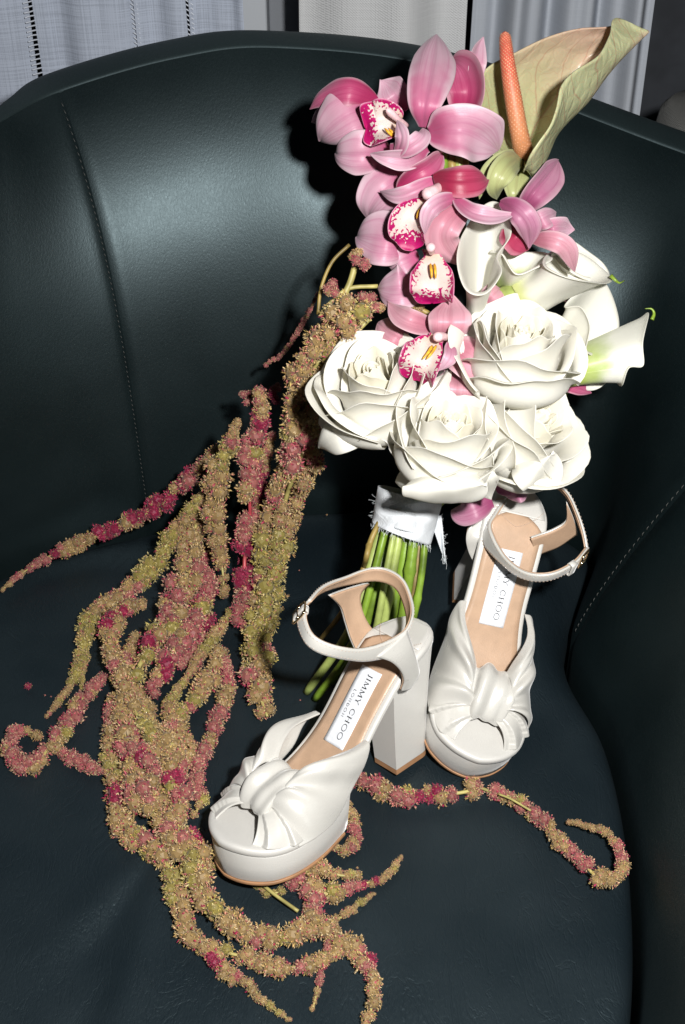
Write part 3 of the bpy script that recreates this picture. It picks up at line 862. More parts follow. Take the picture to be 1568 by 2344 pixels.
# ------------------------------------------------------------------ the bouquet
bq = empty("bouquet", _b0)
tag(bq, "bridal bouquet of orchids, roses, callas and trailing amaranth leaning on the chair back", "bouquet")
PROF = {'sepal': (.52, .60), 'round': (.50, .48), 'obov': (.75, .40), 'lance': (.55, .95), 'lens': (.62, .62)}
PT = {'sepal': .55, 'round': .62, 'obov': .97, 'lance': .6, 'lens': .66}
def petal(name, mid, Wpx, mat, parent, prof='sepal', cup=.15, roll=0.0, ruf=.03, crease=.04, seed=0, nu=27, nv=15, base_w=.12, thick=.0008, tipc=0.0, vee=.16, label=None):
    # mid: (px, py, metres in front of the bouquet plane) from claw to tip; Wpx: full width in picture units
    M3 = np.array([bp(*q) for q in mid]); P = resample(catmull(M3, 80), nu)
    sc_ = depth_of(P.mean(0)) / FPX; Wm = Wpx * sc_ / 2
    T = nrm(np.gradient(P, axis=0)); view = nrm(CV - P)
    N = nrm(view - T * np.sum(view * T, 1, keepdims=True)); S = np.cross(T, N)
    r = math.radians(roll); N, S = N * math.cos(r) + S * math.sin(r), S * math.cos(r) - N * math.sin(r)
    a, b = PROF[prof]; s = np.linspace(0, 1, nu)
    w = (s + 1e-4) ** a * (1 - s + 1e-4) ** b; w /= w.max()
    t0 = PT[prof]; lin = np.interp(t0, s, w) * (1 - s) / (1 - t0) * (1 + .25 * (s - t0) / (1 - t0) * (s > t0)); w = np.where(s > t0, np.minimum(w, lin), w)
    w = np.maximum(w, base_w * (1 - s) ** 2); w[-1] = .02
    rs = np.random.RandomState(seed + 77); p = rs.rand(6) * 6.283
    G = np.zeros((nu, nv, 3))
    asym = rs.uniform(-.08, .08)
    for j, x in enumerate(np.linspace(-1, 1, nv)):
        wob = 1 + .03 * np.sin(7 * s + p[0] + 2 * np.sign(x)) + asym * np.sign(x) * np.sin(3.1 * s)
        h = vee * (abs(x) - .4) * np.sqrt(w) + 1.25 * cup * (x * x - .3) * w - .28 * np.clip((s - .72) / .28, 0, 1) ** 2 * (1 if (seed % 3) else -.8) - crease * np.exp(-(x / .16) ** 2) * np.sin(np.pi * s) \
            + 1.5 * ruf * (np.sin(9 * s + p[1] + (1.3 if x > 0 else 0)) + .6 * np.sin(17 * s + p[2] + (2.1 if x > 0 else 0))) * abs(x) ** 2.2 * np.sqrt(w) \
            + .022 * np.cos(9.5 * x + p[5]) * np.sin(np.pi * s) + .06 * np.sin(3.2 * s + p[3]) * x \
            + .03 * np.sin(4 * s + p[3]) * np.sin(2.2 * x + p[4]) + tipc * np.clip((s - .75) / .25, 0, 1) ** 2
        G[:, j] = P + S * (Wm * w * wob * x)[:, None] + N * (Wm * h)[:, None]
    o = sheet(name, np.ascontiguousarray(np.swapaxes(G, 0, 1)), mat, parent, thick, subsurf=1)
    if label: o["label"] = label
    return o
def z1p(l, o=None): return [(*Z1(q[0], q[1]), q[2]) for q in l]
def z2p(l): return [(*Z2(q[0], q[1]), q[2]) for q in l]
def flower(name, label, px, py, o=0.0):
    e = empty(name, bp(px, py, o), bq); e["label"] = label; return e
K_ = .546875
def lip(parent, mid, Wpx, cup, roll, seed, keel, col_mid, col_r):
    lp = petal("lip", mid, Wpx * .9, M_LIP, parent, 'obov', cup, roll, .17, -.04, seed, 31, 21, .45, vee=0)
    lp["label"] = "white lip with magenta spots and margin"
    for sx in (-1, 1):
        P = np.array([bp(x + sx * 4.5, y, o) for x, y, o in keel])
        tube("keel", catmull(P, 12), np.array([.0012, .0017, .0019, .0019, .0018, .0017, .0016, .0016, .0015, .0013, .001, .0004]) * .62, M_KEEL, parent, 8)
    P = np.array([bp(*q) for q in col_mid]); n = 16
    r = .72 * col_r * bdepth(col_mid[0][1]) / FPX * np.interp(np.linspace(0, 1, n), [0, .5, .8, .93, 1], [.7, .9, 1.05, .8, .25])
    tube("column", catmull(P, n), r, M_COLUMN, parent, 12)
def petals(parent, rows, zp):
    for i, (mid, w, mat, prof, cup, roll, kw) in enumerate(rows):
        petal("petal", zp(mid), w * K_ * 1.08, mat, parent, prof, cup, roll, seed=i + int(mid[0][0]), **kw)

PK, PD, PU, PM, PC = M_PINK, M_PINK_DEEP, M_PINK_DUSTY, M_MAUVE, M_CRIMSON
# --- orchid facing left at the top
A = flower("orchid", "large pink orchid at the upper left, its spotted lip turned left", *Z1(380, 480), .03)
petals(A, [
    ([(350, 365, .035), (230, 318, .05), (120, 350, .035), (52, 402, .02)], 120, PD, 'sepal', -.45, 25, dict(crease=-.06)),
    ([(345, 395, .03), (240, 420, .048), (150, 480, .04), (88, 552, .018)], 215, PK, 'sepal', -.30, 10, dict(base_w=.3)),
    ([(300, 400, .015), (170, 410, .02), (62, 460, .005)], 120, PK, 'sepal', -.2, 0, {}),
    ([(400, 580, .035), (300, 590, .05), (210, 590, .045), (150, 585, .028)], 175, PK, 'sepal', -.25, -8, {}),
    ([(455, 410, .01), (415, 340, .022), (372, 285, .012)], 135, PK, 'round', .2, -10, {}),
], z1p)
lip(A, [(*Z1(445, 470), .055), (*Z1(400, 455), .062), (*Z1(345, 470), .064), (*Z1(285, 480), .058)], 205 * K_, .55, 12, 5,
    [(*Z1(430, 520), .068), (*Z1(405, 500), .074), (*Z1(385, 480), .072)],
    [(*Z1(470, 470), .055), (*Z1(430, 440), .07), (*Z1(385, 400), .078)], 20 * K_)
petals(A, [
    ([(560, 560, .055), (480, 610, .075), (390, 605, .08), (310, 590, .072)], 85, PK, 'round', .35, -20, dict(base_w=.5)),
    ([(400, 560, .07), (470, 570, .085), (540, 520, .085), (540, 470, .07)], 80, PK, 'round', -.35, 15, dict(base_w=.4)),
    ([(425, 600, .075), (450, 520, .09), (425, 445, .085)], 70, PK, 'lens', -.2, -30, dict(base_w=.3)),
], z1p)
# --- orchid standing up behind it
B = flower("orchid", "tall pink orchid standing highest, with a broad upright sepal", *Z1(570, 400), .03)
petals(B, [
    ([(700, 430, .0), (725, 330, .012), (700, 240, .008), (640, 190, -.005)], 175, PD, 'round', .45, -20, dict(base_w=.4)),
    ([(740, 320, -.005), (760, 200, .005), (785, 102, -.005)], 82, PK, 'sepal', .35, 30, {}),
    ([(540, 480, .05), (545, 380, .065), (575, 230, .05), (602, 66, .010)], 178, PK, 'lens', -.30, 0, dict(crease=.09, base_w=.22, vee=.1)),
    ([(560, 500, .055), (640, 490, .072), (740, 500, .072), (875, 585, .04)], 205, PK, 'lens', .10, -6, dict(ruf=.11, base_w=.2, vee=.22)),
    ([(545, 480, .04), (600, 430, .05), (640, 405, .05)], 60, PK, 'lens', .2, 0, {}),
], z1p)
# --- orchid in the middle with the lip turned down left
Cc = flower("orchid", "pink orchid in the middle, deep pink sepals over a spotted lip", *Z1(560, 800), .05)
petals(Cc, [
    ([(500, 680, .03), (400, 720, .045), (330, 790, .04), (296, 876, .02)], 195, PK, 'sepal', -.2, 15, dict(base_w=.4, ruf=.06)),
    ([(430, 735, .055), (500, 680, .068), (570, 640, .068), (632, 578, .05)], 92, PD, 'lens', .35, 20, {}),
    ([(600, 690, .07), (500, 745, .075), (420, 765, .07), (350, 745, .055)], 72, PK, 'sepal', -.25, -15, dict(ruf=.1)),
    ([(580, 685, .075), (660, 700, .09), (750, 700, .088), (826, 690, .07)], 128, PC, 'lens', -.25, -10, dict(crease=.08)),
    ([(480, 960, .045), (400, 950, .062), (320, 935, .055), (236, 930, .035)], 215, PK, 'sepal', -.12, 5, dict(base_w=.5)),
    ([(735, 790, .075), (640, 870, .092), (620, 960, .085), (712, 1072, .06)], 140, PU, 'lens', -.3, 15, dict(base_w=.4)),
], z1p)
lip(Cc, [(*Z1(580, 770), .07), (*Z1(520, 830), .082), (*Z1(480, 880), .082), (*Z1(500, 985), .07)], 165 * K_, .45, 14, 9,
    [(*Z1(555, 800), .088), (*Z1(530, 830), .093), (*Z1(520, 860), .09)],
    [(*Z1(620, 720), .075), (*Z1(580, 745), .088), (*Z1(540, 765), .092)], 34 * K_)
petals(Cc, [([(680, 770, .085), (600, 800, .1), (560, 850, .1), (548, 935, .088)], 78, PK, 'round', -.3, -25, dict(base_w=.5))], z1p)
# --- orchid under it with the lip to the viewer
D = flower("orchid", "pink orchid whose open lip faces the viewer, magenta margin below", *Z1(580, 1080), .06)
petals(D, [
    ([(520, 1130, .045), (440, 1150, .06), (332, 1152, .04)], 180, PK, 'sepal', -.15, 10, dict(base_w=.4)),
    ([(520, 1010, .05), (440, 1040, .055), (400, 1080, .045)], 110, PK, 'sepal', -.1, 0, {}),
], z1p)
lip(D, [(*Z1(575, 985), .075), (*Z1(580, 1060), .082), (*Z1(580, 1150), .09), (*Z1(575, 1232), .078)], 205 * K_, .30, 0, 14,
    [(*Z1(578, 1050), .089), (*Z1(582, 1080), .094), (*Z1(584, 1110), .094)],
    [(*Z1(575, 1000), .085), (*Z1(572, 985), .097), (*Z1(570, 975), .104)], 24 * K_)
# --- orchid beside the left rose
E_ = flower("orchid", "dusty pink orchid between the two upper roses, lip turned down left", *Z2(580, 420), .06)
petals(E_, [
    ([(470, 430, .05), (420, 400, .06), (338, 335, .04)], 125, PU, 'round', -.15, 0, dict(base_w=.4)),
    ([(605, 365, .065), (500, 340, .08), (440, 310, .075), (393, 262, .055)], 92, PU, 'sepal', .3, 15, {}),
    ([(640, 425, .07), (650, 340, .09), (655, 238, .07)], 172, PU, 'round', -.2, 0, dict(base_w=.3)),
    ([(655, 440, .075), (720, 490, .092), (770, 530, .09), (832, 545, .07)], 160, PU, 'sepal', .2, -15, dict(base_w=.35, ruf=.07)),
    ([(690, 555, .075), (680, 620, .095), (680, 690, .08)], 185, PU, 'round', -.15, 0, dict(base_w=.8)),
], z2p)
lip(E_, [(*Z2(600, 400), .085), (*Z2(560, 450), .098), (*Z2(530, 520), .104), (*Z2(500, 600), .09)], 195 * K_, .4, 8, 23,
    [(*Z2(585, 440), .102), (*Z2(568, 468), .107), (*Z2(545, 495), .108)],
    [(*Z2(640, 405), .09), (*Z2(615, 400), .1), (*Z2(590, 405), .108)], 26 * K_)
petals(E_, [([(655, 420, .095), (650, 490, .11), (600, 550, .105)], 60, PK, 'round', -.3, -25, dict(base_w=.4))], z2p)
# --- orchid behind the callas on the right
Fo = flower("orchid", "pink orchid seen from behind above the white callas", *Z1(1000, 880), .04)
petals(Fo, [
    ([(950, 830, .02), (1000, 760, .035), (1060, 690, .03), (1118, 606, .01)], 118, PM, 'lens', .3, 20, dict(crease=.1)),
    ([(985, 895, .03), (1040, 860, .045), (1105, 830, .03)], 82, PK, 'round', -.2, 0, {}),
    ([(1030, 920, .03), (1090, 900, .04), (1165, 905, .025)], 95, PK, 'round', .1, 0, {}),
    ([(890, 890, .06), (930, 935, .07), (985, 1000, .06)], 125, PC, 'round', .2, 0, dict(base_w=.4)),
    ([(860, 790, .075), (930, 830, .092), (975, 890, .09), (985, 975, .07)], 105, PM, 'lens', -.3, 10, dict(ruf=.08)),
    ([(670, 770, .085), (740, 830, .1), (830, 850, .1), (928, 842, .085)], 78, PK, 'sepal', .25, -25, dict(base_w=.4)),
    ([(985, 945, .07), (1070, 950, .088), (1140, 985, .088), (1176, 1090, .07)], 82, PU, 'lens', -.25, 5, dict(base_w=.4)),
], z1p)
petals(Fo, [
    ([(1120, 240, .03), (1160, 225, .035), (1200, 195, .03)], 62, PU, 'lens', 0, 0, {}),
    ([(790, 270, .06), (830, 230, .07), (868, 190, .06)], 90, PU, 'round', 0, 0, {}),
], z2p)
# --- mauve petals that show under the roses
Go = flower("orchid", "mauve orchid mostly hidden under the lowest white roses", *Z2(840, 1020), .03)
petals(Go, [
    ([(830, 1090, .03), (760, 1120, .04), (700, 1140, .035), (648, 1120, .02)], 110, PM, 'round', -.2, 0, dict(base_w=.5)),
    ([(930, 960, .03), (850, 960, .045), (765, 975, .03)], 90, PM, 'round', -.1, 0, {}),
    ([(860, 1060, .045), (900, 1010, .05), (950, 980, .04)], 130, PM, 'round', -.2, 0, {}),
    ([(880, 1060, .04), (930, 1040, .055), (985, 1020, .04)], 110, PM, 'round', -.1, 10, {}),
], z2p)
Ho = flower("orchid", "rose pink orchid petals peeping out below the right hand calla", *Z2(1150, 610), .03)
petals(Ho, [
    ([(1060, 585, .03), (1150, 605, .045), (1250, 640, .03)], 62, PD, 'lens', -.2, 0, {}),
    ([(1080, 610, .02), (1110, 630, .03), (1140, 640, .02)], 45, PM, 'round', 0, 0, {}),
], z2p)
# stems showing under the top orchid
for k, (x, y, m_) in enumerate(((625, 600, M_STEM), (660, 610, M_STEM_BROWN), (690, 605, M_STEM_PALE), (712, 620, M_STEM_BROWN))):
    tube("orchid_stem", catmull([bp(*Z1(x + 20, y - 90), .01), bp(*Z1(x, y), .035), bp(*Z1(x + 5, y + 90), .03), bp(*Z1(x + 10 - k * 8, y + 300), -.005)], 20), .0036, m_, bq, 9)

# ------------------------------------------------------------------ anthurium
an = flower("anthurium", "pale green and pink anthurium with orange spadix at the upper right", *Z1(950, 590), .02)
def anth_mat():
    m, nt, p = new_mat("veined anthurium spathe"); N = NT(nt)
    uvn = N.n('ShaderNodeUVMap').outputs[0]
    sep = N.n('ShaderNodeSeparateXYZ'); nt.links.new(uvn, sep.inputs[0])
    u, v = sep.outputs[0], sep.outputs[1]
    tc = N.n('ShaderNodeTexCoord').outputs['Object']
    nzz = N.noise(28, 3, tc)
    g = N.math('ADD', u, N.math('MULTIPLY', N.math('SUBTRACT', nzz, .5), .35))
    col = N.mix(N.ramp(g, .12, .85), rgb(.43, .46, .23), rgb(.55, .38, .29))
    col = N.mix(N.ramp(v, .70, .86), col, rgb(.48, .49, .28))
    vo = N.n('ShaderNodeTexVoronoi', feature='DISTANCE_TO_EDGE'); vo.inputs['Scale'].default_value = 85
    dst = N.n('ShaderNodeVectorMath', operation='MULTIPLY_ADD')
    nz = N.n('ShaderNodeTexNoise'); nz.inputs['Scale'].default_value = 70; nt.links.new(tc, nz.inputs['Vector'])
    nt.links.new(nz.outputs['Color'], dst.inputs[0]); dst.inputs[1].default_value = (.012,) * 3; nt.links.new(tc, dst.inputs[2])
    nt.links.new(dst.outputs[0], vo.inputs['Vector'])
    ve = N.math('MULTIPLY', N.ramp(vo.outputs['Distance'], .0, .04, 1.0, 0.0), .35)
    across = N.math('ABSOLUTE', N.math('SUBTRACT', v, .5))
    ph_ = N.math('ADD', N.math('MULTIPLY', u, 9.0), N.math('ADD', N.math('MULTIPLY', across, -6.5), N.math('MULTIPLY', N.noise(35, 2, tc), .9)))
    fr = N.math('ABSOLUTE', N.math('SUBTRACT', N.math('FRACT', ph_), .5))
    ve = N.math('MAXIMUM', ve, N.math('MULTIPLY', N.ramp(fr, .0, .06, 1.0, 0.0), .9))
    ve = N.math('MAXIMUM', ve, N.ramp(across, .0, .012, 1.0, 0.0))
    col = N.mix(N.math('MULTIPLY', ve, .6), col, rgb(.38, .18, .12))
    nt.links.new(col, p.inputs['Base Color'])
    p.inputs['Roughness'].default_value = .32; p.inputs['Specular IOR Level'].default_value = .4
    p.inputs['Subsurface Weight'].default_value = .08; p.inputs['Subsurface Scale'].default_value = .002
    bl = N.ramp(vo.outputs['Distance'], 0, .35)
    N.put(p.inputs['Normal'], N.bump(bl, .3, .0012))
    return m
M_ANTH = anth_mat()
M_LOBE = petal_mat("pale green anthurium lobe", (.24, .27, .08), (.40, .43, .19), (.46, .48, .26), (.30, .26, .12), .35, .35, (.0, .5))
# cross sections from the base lobes to the tip: left margin, between, midrib, right fold silhouette, right margin
SEC = [
    [(905, 650, .010), (925, 640, .004), (955, 610, -.010), (965, 640, .008), (958, 665, .03)],
    [(860, 615, .004), (905, 600, -.012), (965, 585, -.032), (1010, 690, .0), (985, 600, .05)],
    [(770, 520, -.004), (850, 500, -.022), (985, 540, -.045), (1060, 600, .0), (1020, 545, .055)],
    [(775, 330, -.010), (860, 360, -.028), (1010, 470, -.052), (1095, 515, -.002), (1072, 470, .055)],
    [(800, 235, -.014), (900, 280, -.034), (1060, 400, -.056), (1150, 450, -.006), (1100, 390, .052)],
    [(925, 165, -.018), (1010, 210, -.038), (1140, 300, -.056), (1230, 370, -.010), (1118, 305, .046)],
    [(1060, 100, -.022), (1130, 150, -.040), (1230, 210, -.054), (1310, 260, -.014), (1170, 245, .036)],
    [(1190, 65, -.026), (1240, 105, -.040), (1310, 140, -.048), (1385, 175, -.018), (1270, 180, .022)],
    [(1310, 58, -.03), (1340, 70, -.038), (1385, 90, -.04), (1440, 120, -.022), (1320, 90, .004)],
    [(1385, 40, -.03), (1400, 50, -.034), (1430, 65, -.034), (1465, 92, -.026), (1345, 20, -.012)],
    [(1480, 74, -.028), (1481, 75, -.028), (1482, 76, -.028), (1483, 78, -.028), (1478, 73, -.026)],
]
rows = [catmull([bp(*Z1(x, y), o) for x, y, o in r], 33) for r in SEC]
G = np.array([catmull([r[j] for r in rows], 61) for j in range(33)])
uu = np.linspace(0, 1, 61)
for j in range(33):                                         # soft quilting between the side veins
    G[j] += FV * (.0009 * np.sin(uu * 40 + 6 * abs(j - 16) / 16.))[:, None] * math.sin(math.pi * j / 32)
sp_ = sheet("spathe", np.swapaxes(G, 0, 1).copy(), M_ANTH, an, .0011)
# lobes at the heart shaped base
for k, (mid, w) in enumerate((([(945, 595, -.012), (870, 620, .012), (800, 690, .012), (775, 770, -.004)], 88), ([(950, 600, -.01), (890, 640, .03), (845, 720, .032), (850, 790, .008)], 110),
                             ([(960, 600, -.015), (935, 680, .0), (925, 760, .005), (935, 800, -.005)], 110))):
    petal("spathe_lobe", z1p(mid), w * K_, M_LOBE, an, 'round', -.25, 0, .03, .0, k, base_w=.5, thick=.0011)
def spadix_mat():
    m, nt, p = new_mat("orange spadix"); N = NT(nt)
    uvn = N.n('ShaderNodeUVMap').outputs[0]
    sep = N.n('ShaderNodeSeparateXYZ'); nt.links.new(uvn, sep.inputs[0])
    col = N.mix(N.ramp(sep.outputs[1], .2, .9), rgb(.55, .23, .10), rgb(.56, .075, .05))
    nt.links.new(col, p.inputs['Base Color']); p.inputs['Roughness'].default_value = .5
    return m
P = catmull([bp(*Z1(x, y), o) for x, y, o in ((965, 595, -.015), (945, 520, .006), (915, 350, .016), (892, 200, .018), (880, 75, .012))], 40)
rr = np.interp(np.linspace(0, 1, 40), [0, .06, .5, .85, .95, .985, 1], [32, 40, 36, 27, 23, 15, 3]) * K_ * .98 * bdepth(200) / FPX
sx = tube("spadix", P, rr, spadix_mat(), an, 20)
sp = Soup(); T, N_, B_ = frames(P); rs = random.Random(2)
ico = [(0, 0, 1), (.9, 0, .3), (.28, .85, .3), (-.73, .53, .3), (-.73, -.53, .3), (.28, -.85, .3)]
icf = [(0, 1, 2), (0, 2, 3), (0, 3, 4), (0, 4, 5), (0, 5, 1)]
for i in range(900):
    t = (i + .5) / 900 * .97; a = i * 2.39996
    x = t * 39; k = int(x); fr = x - k; c = P[k] * (1 - fr) + P[min(k + 1, 39)] * fr; r0 = rr[k] * (1 - fr) + rr[min(k + 1, 39)] * fr
    d = math.cos(a) * N_[k] + math.sin(a) * B_[k]; e1 = T[k]; e2 = np.cross(d, e1); q = .00075
    sp.add([c + d * (r0 + v[2] * q * .8) + e1 * v[0] * q + e2 * v[1] * q for v in ico], icf)
o = sp.build("spadix_bump", simple("pale spadix bumps", (.60, .30, .17), .5, .3, 200), an); o["kind"] = "stuff"
tube("anthurium_stem", catmull([bp(*Z1(965, 600), -.02), bp(*Z1(900, 800), -.02), bp(1080, 700, -.01), bp(960, 1130, 0)], 24), .0032, M_STEM, an, 9)

# ------------------------------------------------------------------ callas
def calla(label, base, rim, mat, flare=2.2, r0=9, nb=72, nv=30, tip=None, bend=0.0, stem=True, curl=.004):
    cx, cy = np.mean([q[0] for q in rim]), np.mean([q[1] for q in rim])
    e = flower("calla_lily", label, cx, cy, .05)
    Rm = catmull([bp(*q) for q in rim], nb, True); c1 = Rm.mean(0); b = bp(*base)
    ax = nrm(c1 - b); L = np.linalg.norm(c1 - b)
    # circle at the foot aligned with the rim
    e1 = nrm((Rm[0] - c1) - ax * ((Rm[0] - c1) @ ax)); e2 = np.cross(ax, e1)
    ang = np.array([math.atan2((p - c1) @ e2, (p - c1) @ e1) for p in Rm]); ang = np.unwrap(ang)
    rb = r0 * bdepth(base[1]) / FPX
    Ci = b + rb * (np.cos(ang)[:, None] * e1 + np.sin(ang)[:, None] * e2)
    G = np.zeros((nb, nv, 3))
    for j in range(nv):
        v = j / (nv - 1)
        ctr = b + (c1 - b) * v
        g = .22 * math.sin(v * math.pi / 2) + .78 * v ** flare
        lon = ((Rm - c1) @ ax)[:, None] * ax
        rad_ = (Rm - c1) - lon
        foot = (Ci - b)
        G[:, j] = ctr + foot * (1 - v) ** 2 + rad_ * g + lon * v ** 1.6
        if v > .86: G[:, j] -= ax * curl * ((v - .86) / .14) ** 2 - nrm(rad_) * curl * .35 * ((v - .86) / .14) ** 2
        G[:, j] += rad_ * (.015 * np.sin(ang * 3 + v * 4) * v)[:, None]
    u = np.tile(np.linspace(0, 1, nb)[:, None], (1, nv)); vv = np.tile(np.linspace(0, 1, nv)[None], (nb, 1))
    o = mesh_obj("spathe", G.reshape(-1, 3), grid_faces(nb, nv, cu=True), mat, e, uvs=np.stack([np.full(nb * nv, .5), vv.ravel()], 1))
    m = o.modifiers.new("thickness", 'SOLIDIFY'); m.thickness = .0008; m.offset = 0
    m = o.modifiers.new("round", 'SUBSURF'); m.levels = m.render_levels = 1
    if tip:
        tube("tip", catmull([bp(*q) for q in tip], 14), np.linspace(.0016, .0003, 14), M_TIP, e, 7)
    if stem:
        tube("calla_stem", catmull([b + ax * .004, b - ax * .02, bp(base[0] * .6 + 960 * .4, base[1] * .6 + 1130 * .4, .02), bp(955, 1130, 0)], 18), rb * .9, M_STEM_PALE, e, 9)
    sx_ = tube("spadix", catmull([b + ax * L * .08, b + ax * L * .2, b + ax * L * .36], 10), np.array([3.2, 3.6, 3.8, 3.8, 3.6, 3.4, 3.2, 3, 2.4, .8]) * .001, M_KEEL, e, 9)
    return e
def z1r(l): return [(*Z1(x, y), o) for x, y, o in l]
def z2r(l): return [(*Z2(x, y), o) for x, y, o in l]
calla("upright white calla in the middle, mouth open to the viewer", (*Z1(755, 1330), .05),
      z1r([(835, 765, .045), (885, 800, .055), (905, 900, .075), (850, 990, .09), (868, 1060, .11), (800, 1150, .115), (720, 1130, .115), (685, 1000, .10), (725, 880, .07), (775, 800, .05)]), M_CALLA, 1.5, 26)
calla("narrow white calla with a green rimmed fold, beside the upright calla", (*Z1(870, 1190), .035),
      z1r([(830, 985, .06), (880, 990, .075), (935, 1070, .09), (1010, 1050, .085), (1080, 1010, .07), (1050, 985, .05), (960, 985, .04), (870, 970, .045)]), M_CALLA_GREEN, 1.2, 16)
calla("long white calla lying sideways, its green tip pointing right", (*Z1(945, 1205), .055),
      z1r([(1345, 1108, .05), (1240, 1110, .095), (1130, 1085, .105), (1060, 1040, .09), (1110, 985, .045), (1220, 995, .03), (1320, 1065, .03)]), M_CALLA, .8, 48,
      tip=[(*Z1(1325, 1098), .05), (*Z1(1345, 1118), .052), (*Z1(1362, 1128), .05), (*Z1(1382, 1118), .045)])
calla("white calla half hidden behind the sideways calla at the right", (*Z1(1080, 1080), .01),
      z1r([(1160, 940, .02), (1235, 985, .02), (1310, 1040, .015), (1330, 1095, .02), (1230, 1100, .04), (1120, 1030, .045), (1100, 960, .03)]), M_CALLA, 1.0, 24)
calla("big white calla at the right behind the upper right rose", (*Z2(1100, 520), .02),
      z2r([(1240, 170, .045), (1315, 165, .03), (1368, 320, .015), (1345, 425, .025), (1290, 460, .05), (1235, 445, .075), (1252, 340, .085), (1215, 260, .08), (1150, 260, .065)]), M_CALLA, .8, 70)
calla("white calla at the far right, green throat and green curled tip", (*Z2(1095, 555), .05),
      z2r([(1506, 300, .035), (1478, 420, .07), (1480, 515, .07), (1420, 525, .075), (1390, 597, .06), (1365, 560, .02), (1385, 450, .0), (1440, 365, .01)]), M_CALLA_GREEN, .85, 34,
      tip=[(*Z2(1497, 330), .037), (*Z2(1506, 305), .036), (*Z2(1495, 285), .036), (*Z2(1468, 284), .036)])
# the lower wing of the far right calla
petal("spathe_wing", z2p([(1085, 575, .03), (1160, 580, .04), (1250, 600, .035), (1325, 575, .03)]), 62 * K_, M_CALLA, bq, 'lens', -.2, 0, .06)

# ------------------------------------------------------------------ roses
def rose(label, px, py, o, rpx, axis, seed, guards, spin=0.0, tall=1.0):
    e = flower("rose", label, px, py, o)
    R0 = rpx * bdepth(py) / FPX
    c = bp(px, py, o)
    ax = nrm(RV * axis[0] + UV_ * axis[1] - FV * axis[2]); e1 = nrm(np.cross(ax, RV + .3 * UV_)); e2 = np.cross(ax, e1)
    rs = np.random.RandomState(seed)
    layers = [(3, .20, .42, 76, 0.0), (3, .30, .46, 74, .05), (4, .41, .48, 66, .25), (3, .54, .47, 84, .5), (3, .71, .44, 86, .9), (4, .89, .33, 74, 1.4), (3, 1.05, .10, 66, 1.35)]
    a0 = spin
    for li, (cnt, rr_, top, half, roll_) in enumerate(layers):
        for q in range(cnt):
            a = a0 + 2 * math.pi * q / cnt + rs.uniform(-.25, .25)
            hw = math.radians(half) * rs.uniform(.9, 1.12)
            tp = top + rs.uniform(-.07, .07); r_ = rr_ * rs.uniform(.94, 1.05); phm = roll_ * rs.uniform(.55, 1.45)
            nu, nv = 23, 21; G = np.zeros((nu, nv, 3)); ph = rs.rand(5) * 6.28
            zb, zt = -1.2 * tall, tp
            for i in range(nu):
                x = -1 + 2 * i / (nu - 1)
                hgt = 1 - (.28 if li < 3 else .34) * abs(x) ** 2.8 + .022 * math.sin(5 * x + ph[0]) + .012 * math.sin(11 * x + ph[4]) + (.07 * math.exp(-(x / .22) ** 2) if li > 2 else 0)
                for j in range(nv):
                    t = j / (nv - 1); v = 1 - (1 - t) ** 1.5
                    vz = v * hgt; v1 = (.80 if li < 4 else .70) * hgt
                    th = a + hw * x * (1 - .2 * v * (li < 2))
                    def prof_(q_):
                        sw = math.sin(min(1, q_ / .58) * math.pi / 2) ** .75
                        cl = -(.34, .28, .22, .18, .12, .06, .04)[li] * max(0, (q_ - .5) / .5) ** 1.5
                        return (.12 + (r_ - .12) * sw) * (1 + cl)
                    H = zt - zb
                    if vz <= v1 or phm < .02: rad_, z = prof_(vz), zb + H * vz
                    else:                                             # the lip rolls back
                        s_ = (vz - v1) * H; rho = max((.2 if li < 4 else .3) * hgt * H / max(phm, .02), .04); f_ = s_ / rho
                        wgt = .45 + .45 * x * x + .35 * math.sin(1.7 * x + ph[1]) ** 2
                        f_ *= wgt
                        rad_, z = prof_(v1) + rho / wgt * (1 - math.cos(f_)), zb + H * v1 + rho / wgt * math.sin(f_)
                    rad_ += .12 * x * r_ * .35
                    rad_ += .020 * math.sin(3 * th + 5 * v + ph[2]) * v + .012 * math.sin(8 * x + ph[3]) * v * v
                    G[i, j] = c + R0 * (rad_ * (math.cos(th) * e1 + math.sin(th) * e2) + z * ax)
            sheet("petal", G, M_ROSE_IN if li < 3 else M_ROSE, e, .0004)
        a0 += .63 + rs.uniform(-.2, .2)
    # heart: tightly rolled centre
    th = np.linspace(0, 5.0 * math.pi, 150); G = np.zeros((150, 9, 3))
    for i, t in enumerate(th):
        r_ = (.03 + .0155 * t) * (1 + .07 * math.sin(1.3 * t + seed))
        for j in range(9):
            v = j / 8
            G[i, j] = c + R0 * (r_ * (1 - .25 * v * v) * (math.cos(t + spin) * e1 * 1.1 + math.sin(t + spin) * e2 * .85) + (-.55 + (.88 + .035 * math.sin(1.1 * t)) * v) * ax)
    sheet("heart", G, M_ROSE_IN, e, .0005)
    for k, (mid, w, prof, cup, roll, kw) in enumerate(guards):
        petal("guard_petal", z2p(mid), w * K_ * 1.1, M_ROSE, e, prof, cup, roll, seed=seed * 7 + k, vee=.05, **kw)
    tube("rose_stem", catmull([c - ax * R0 * 1.2, c - ax * R0 * 1.6, bp(960, 1120, .01)], 14), .0032, M_STEM, e, 9)
    return e
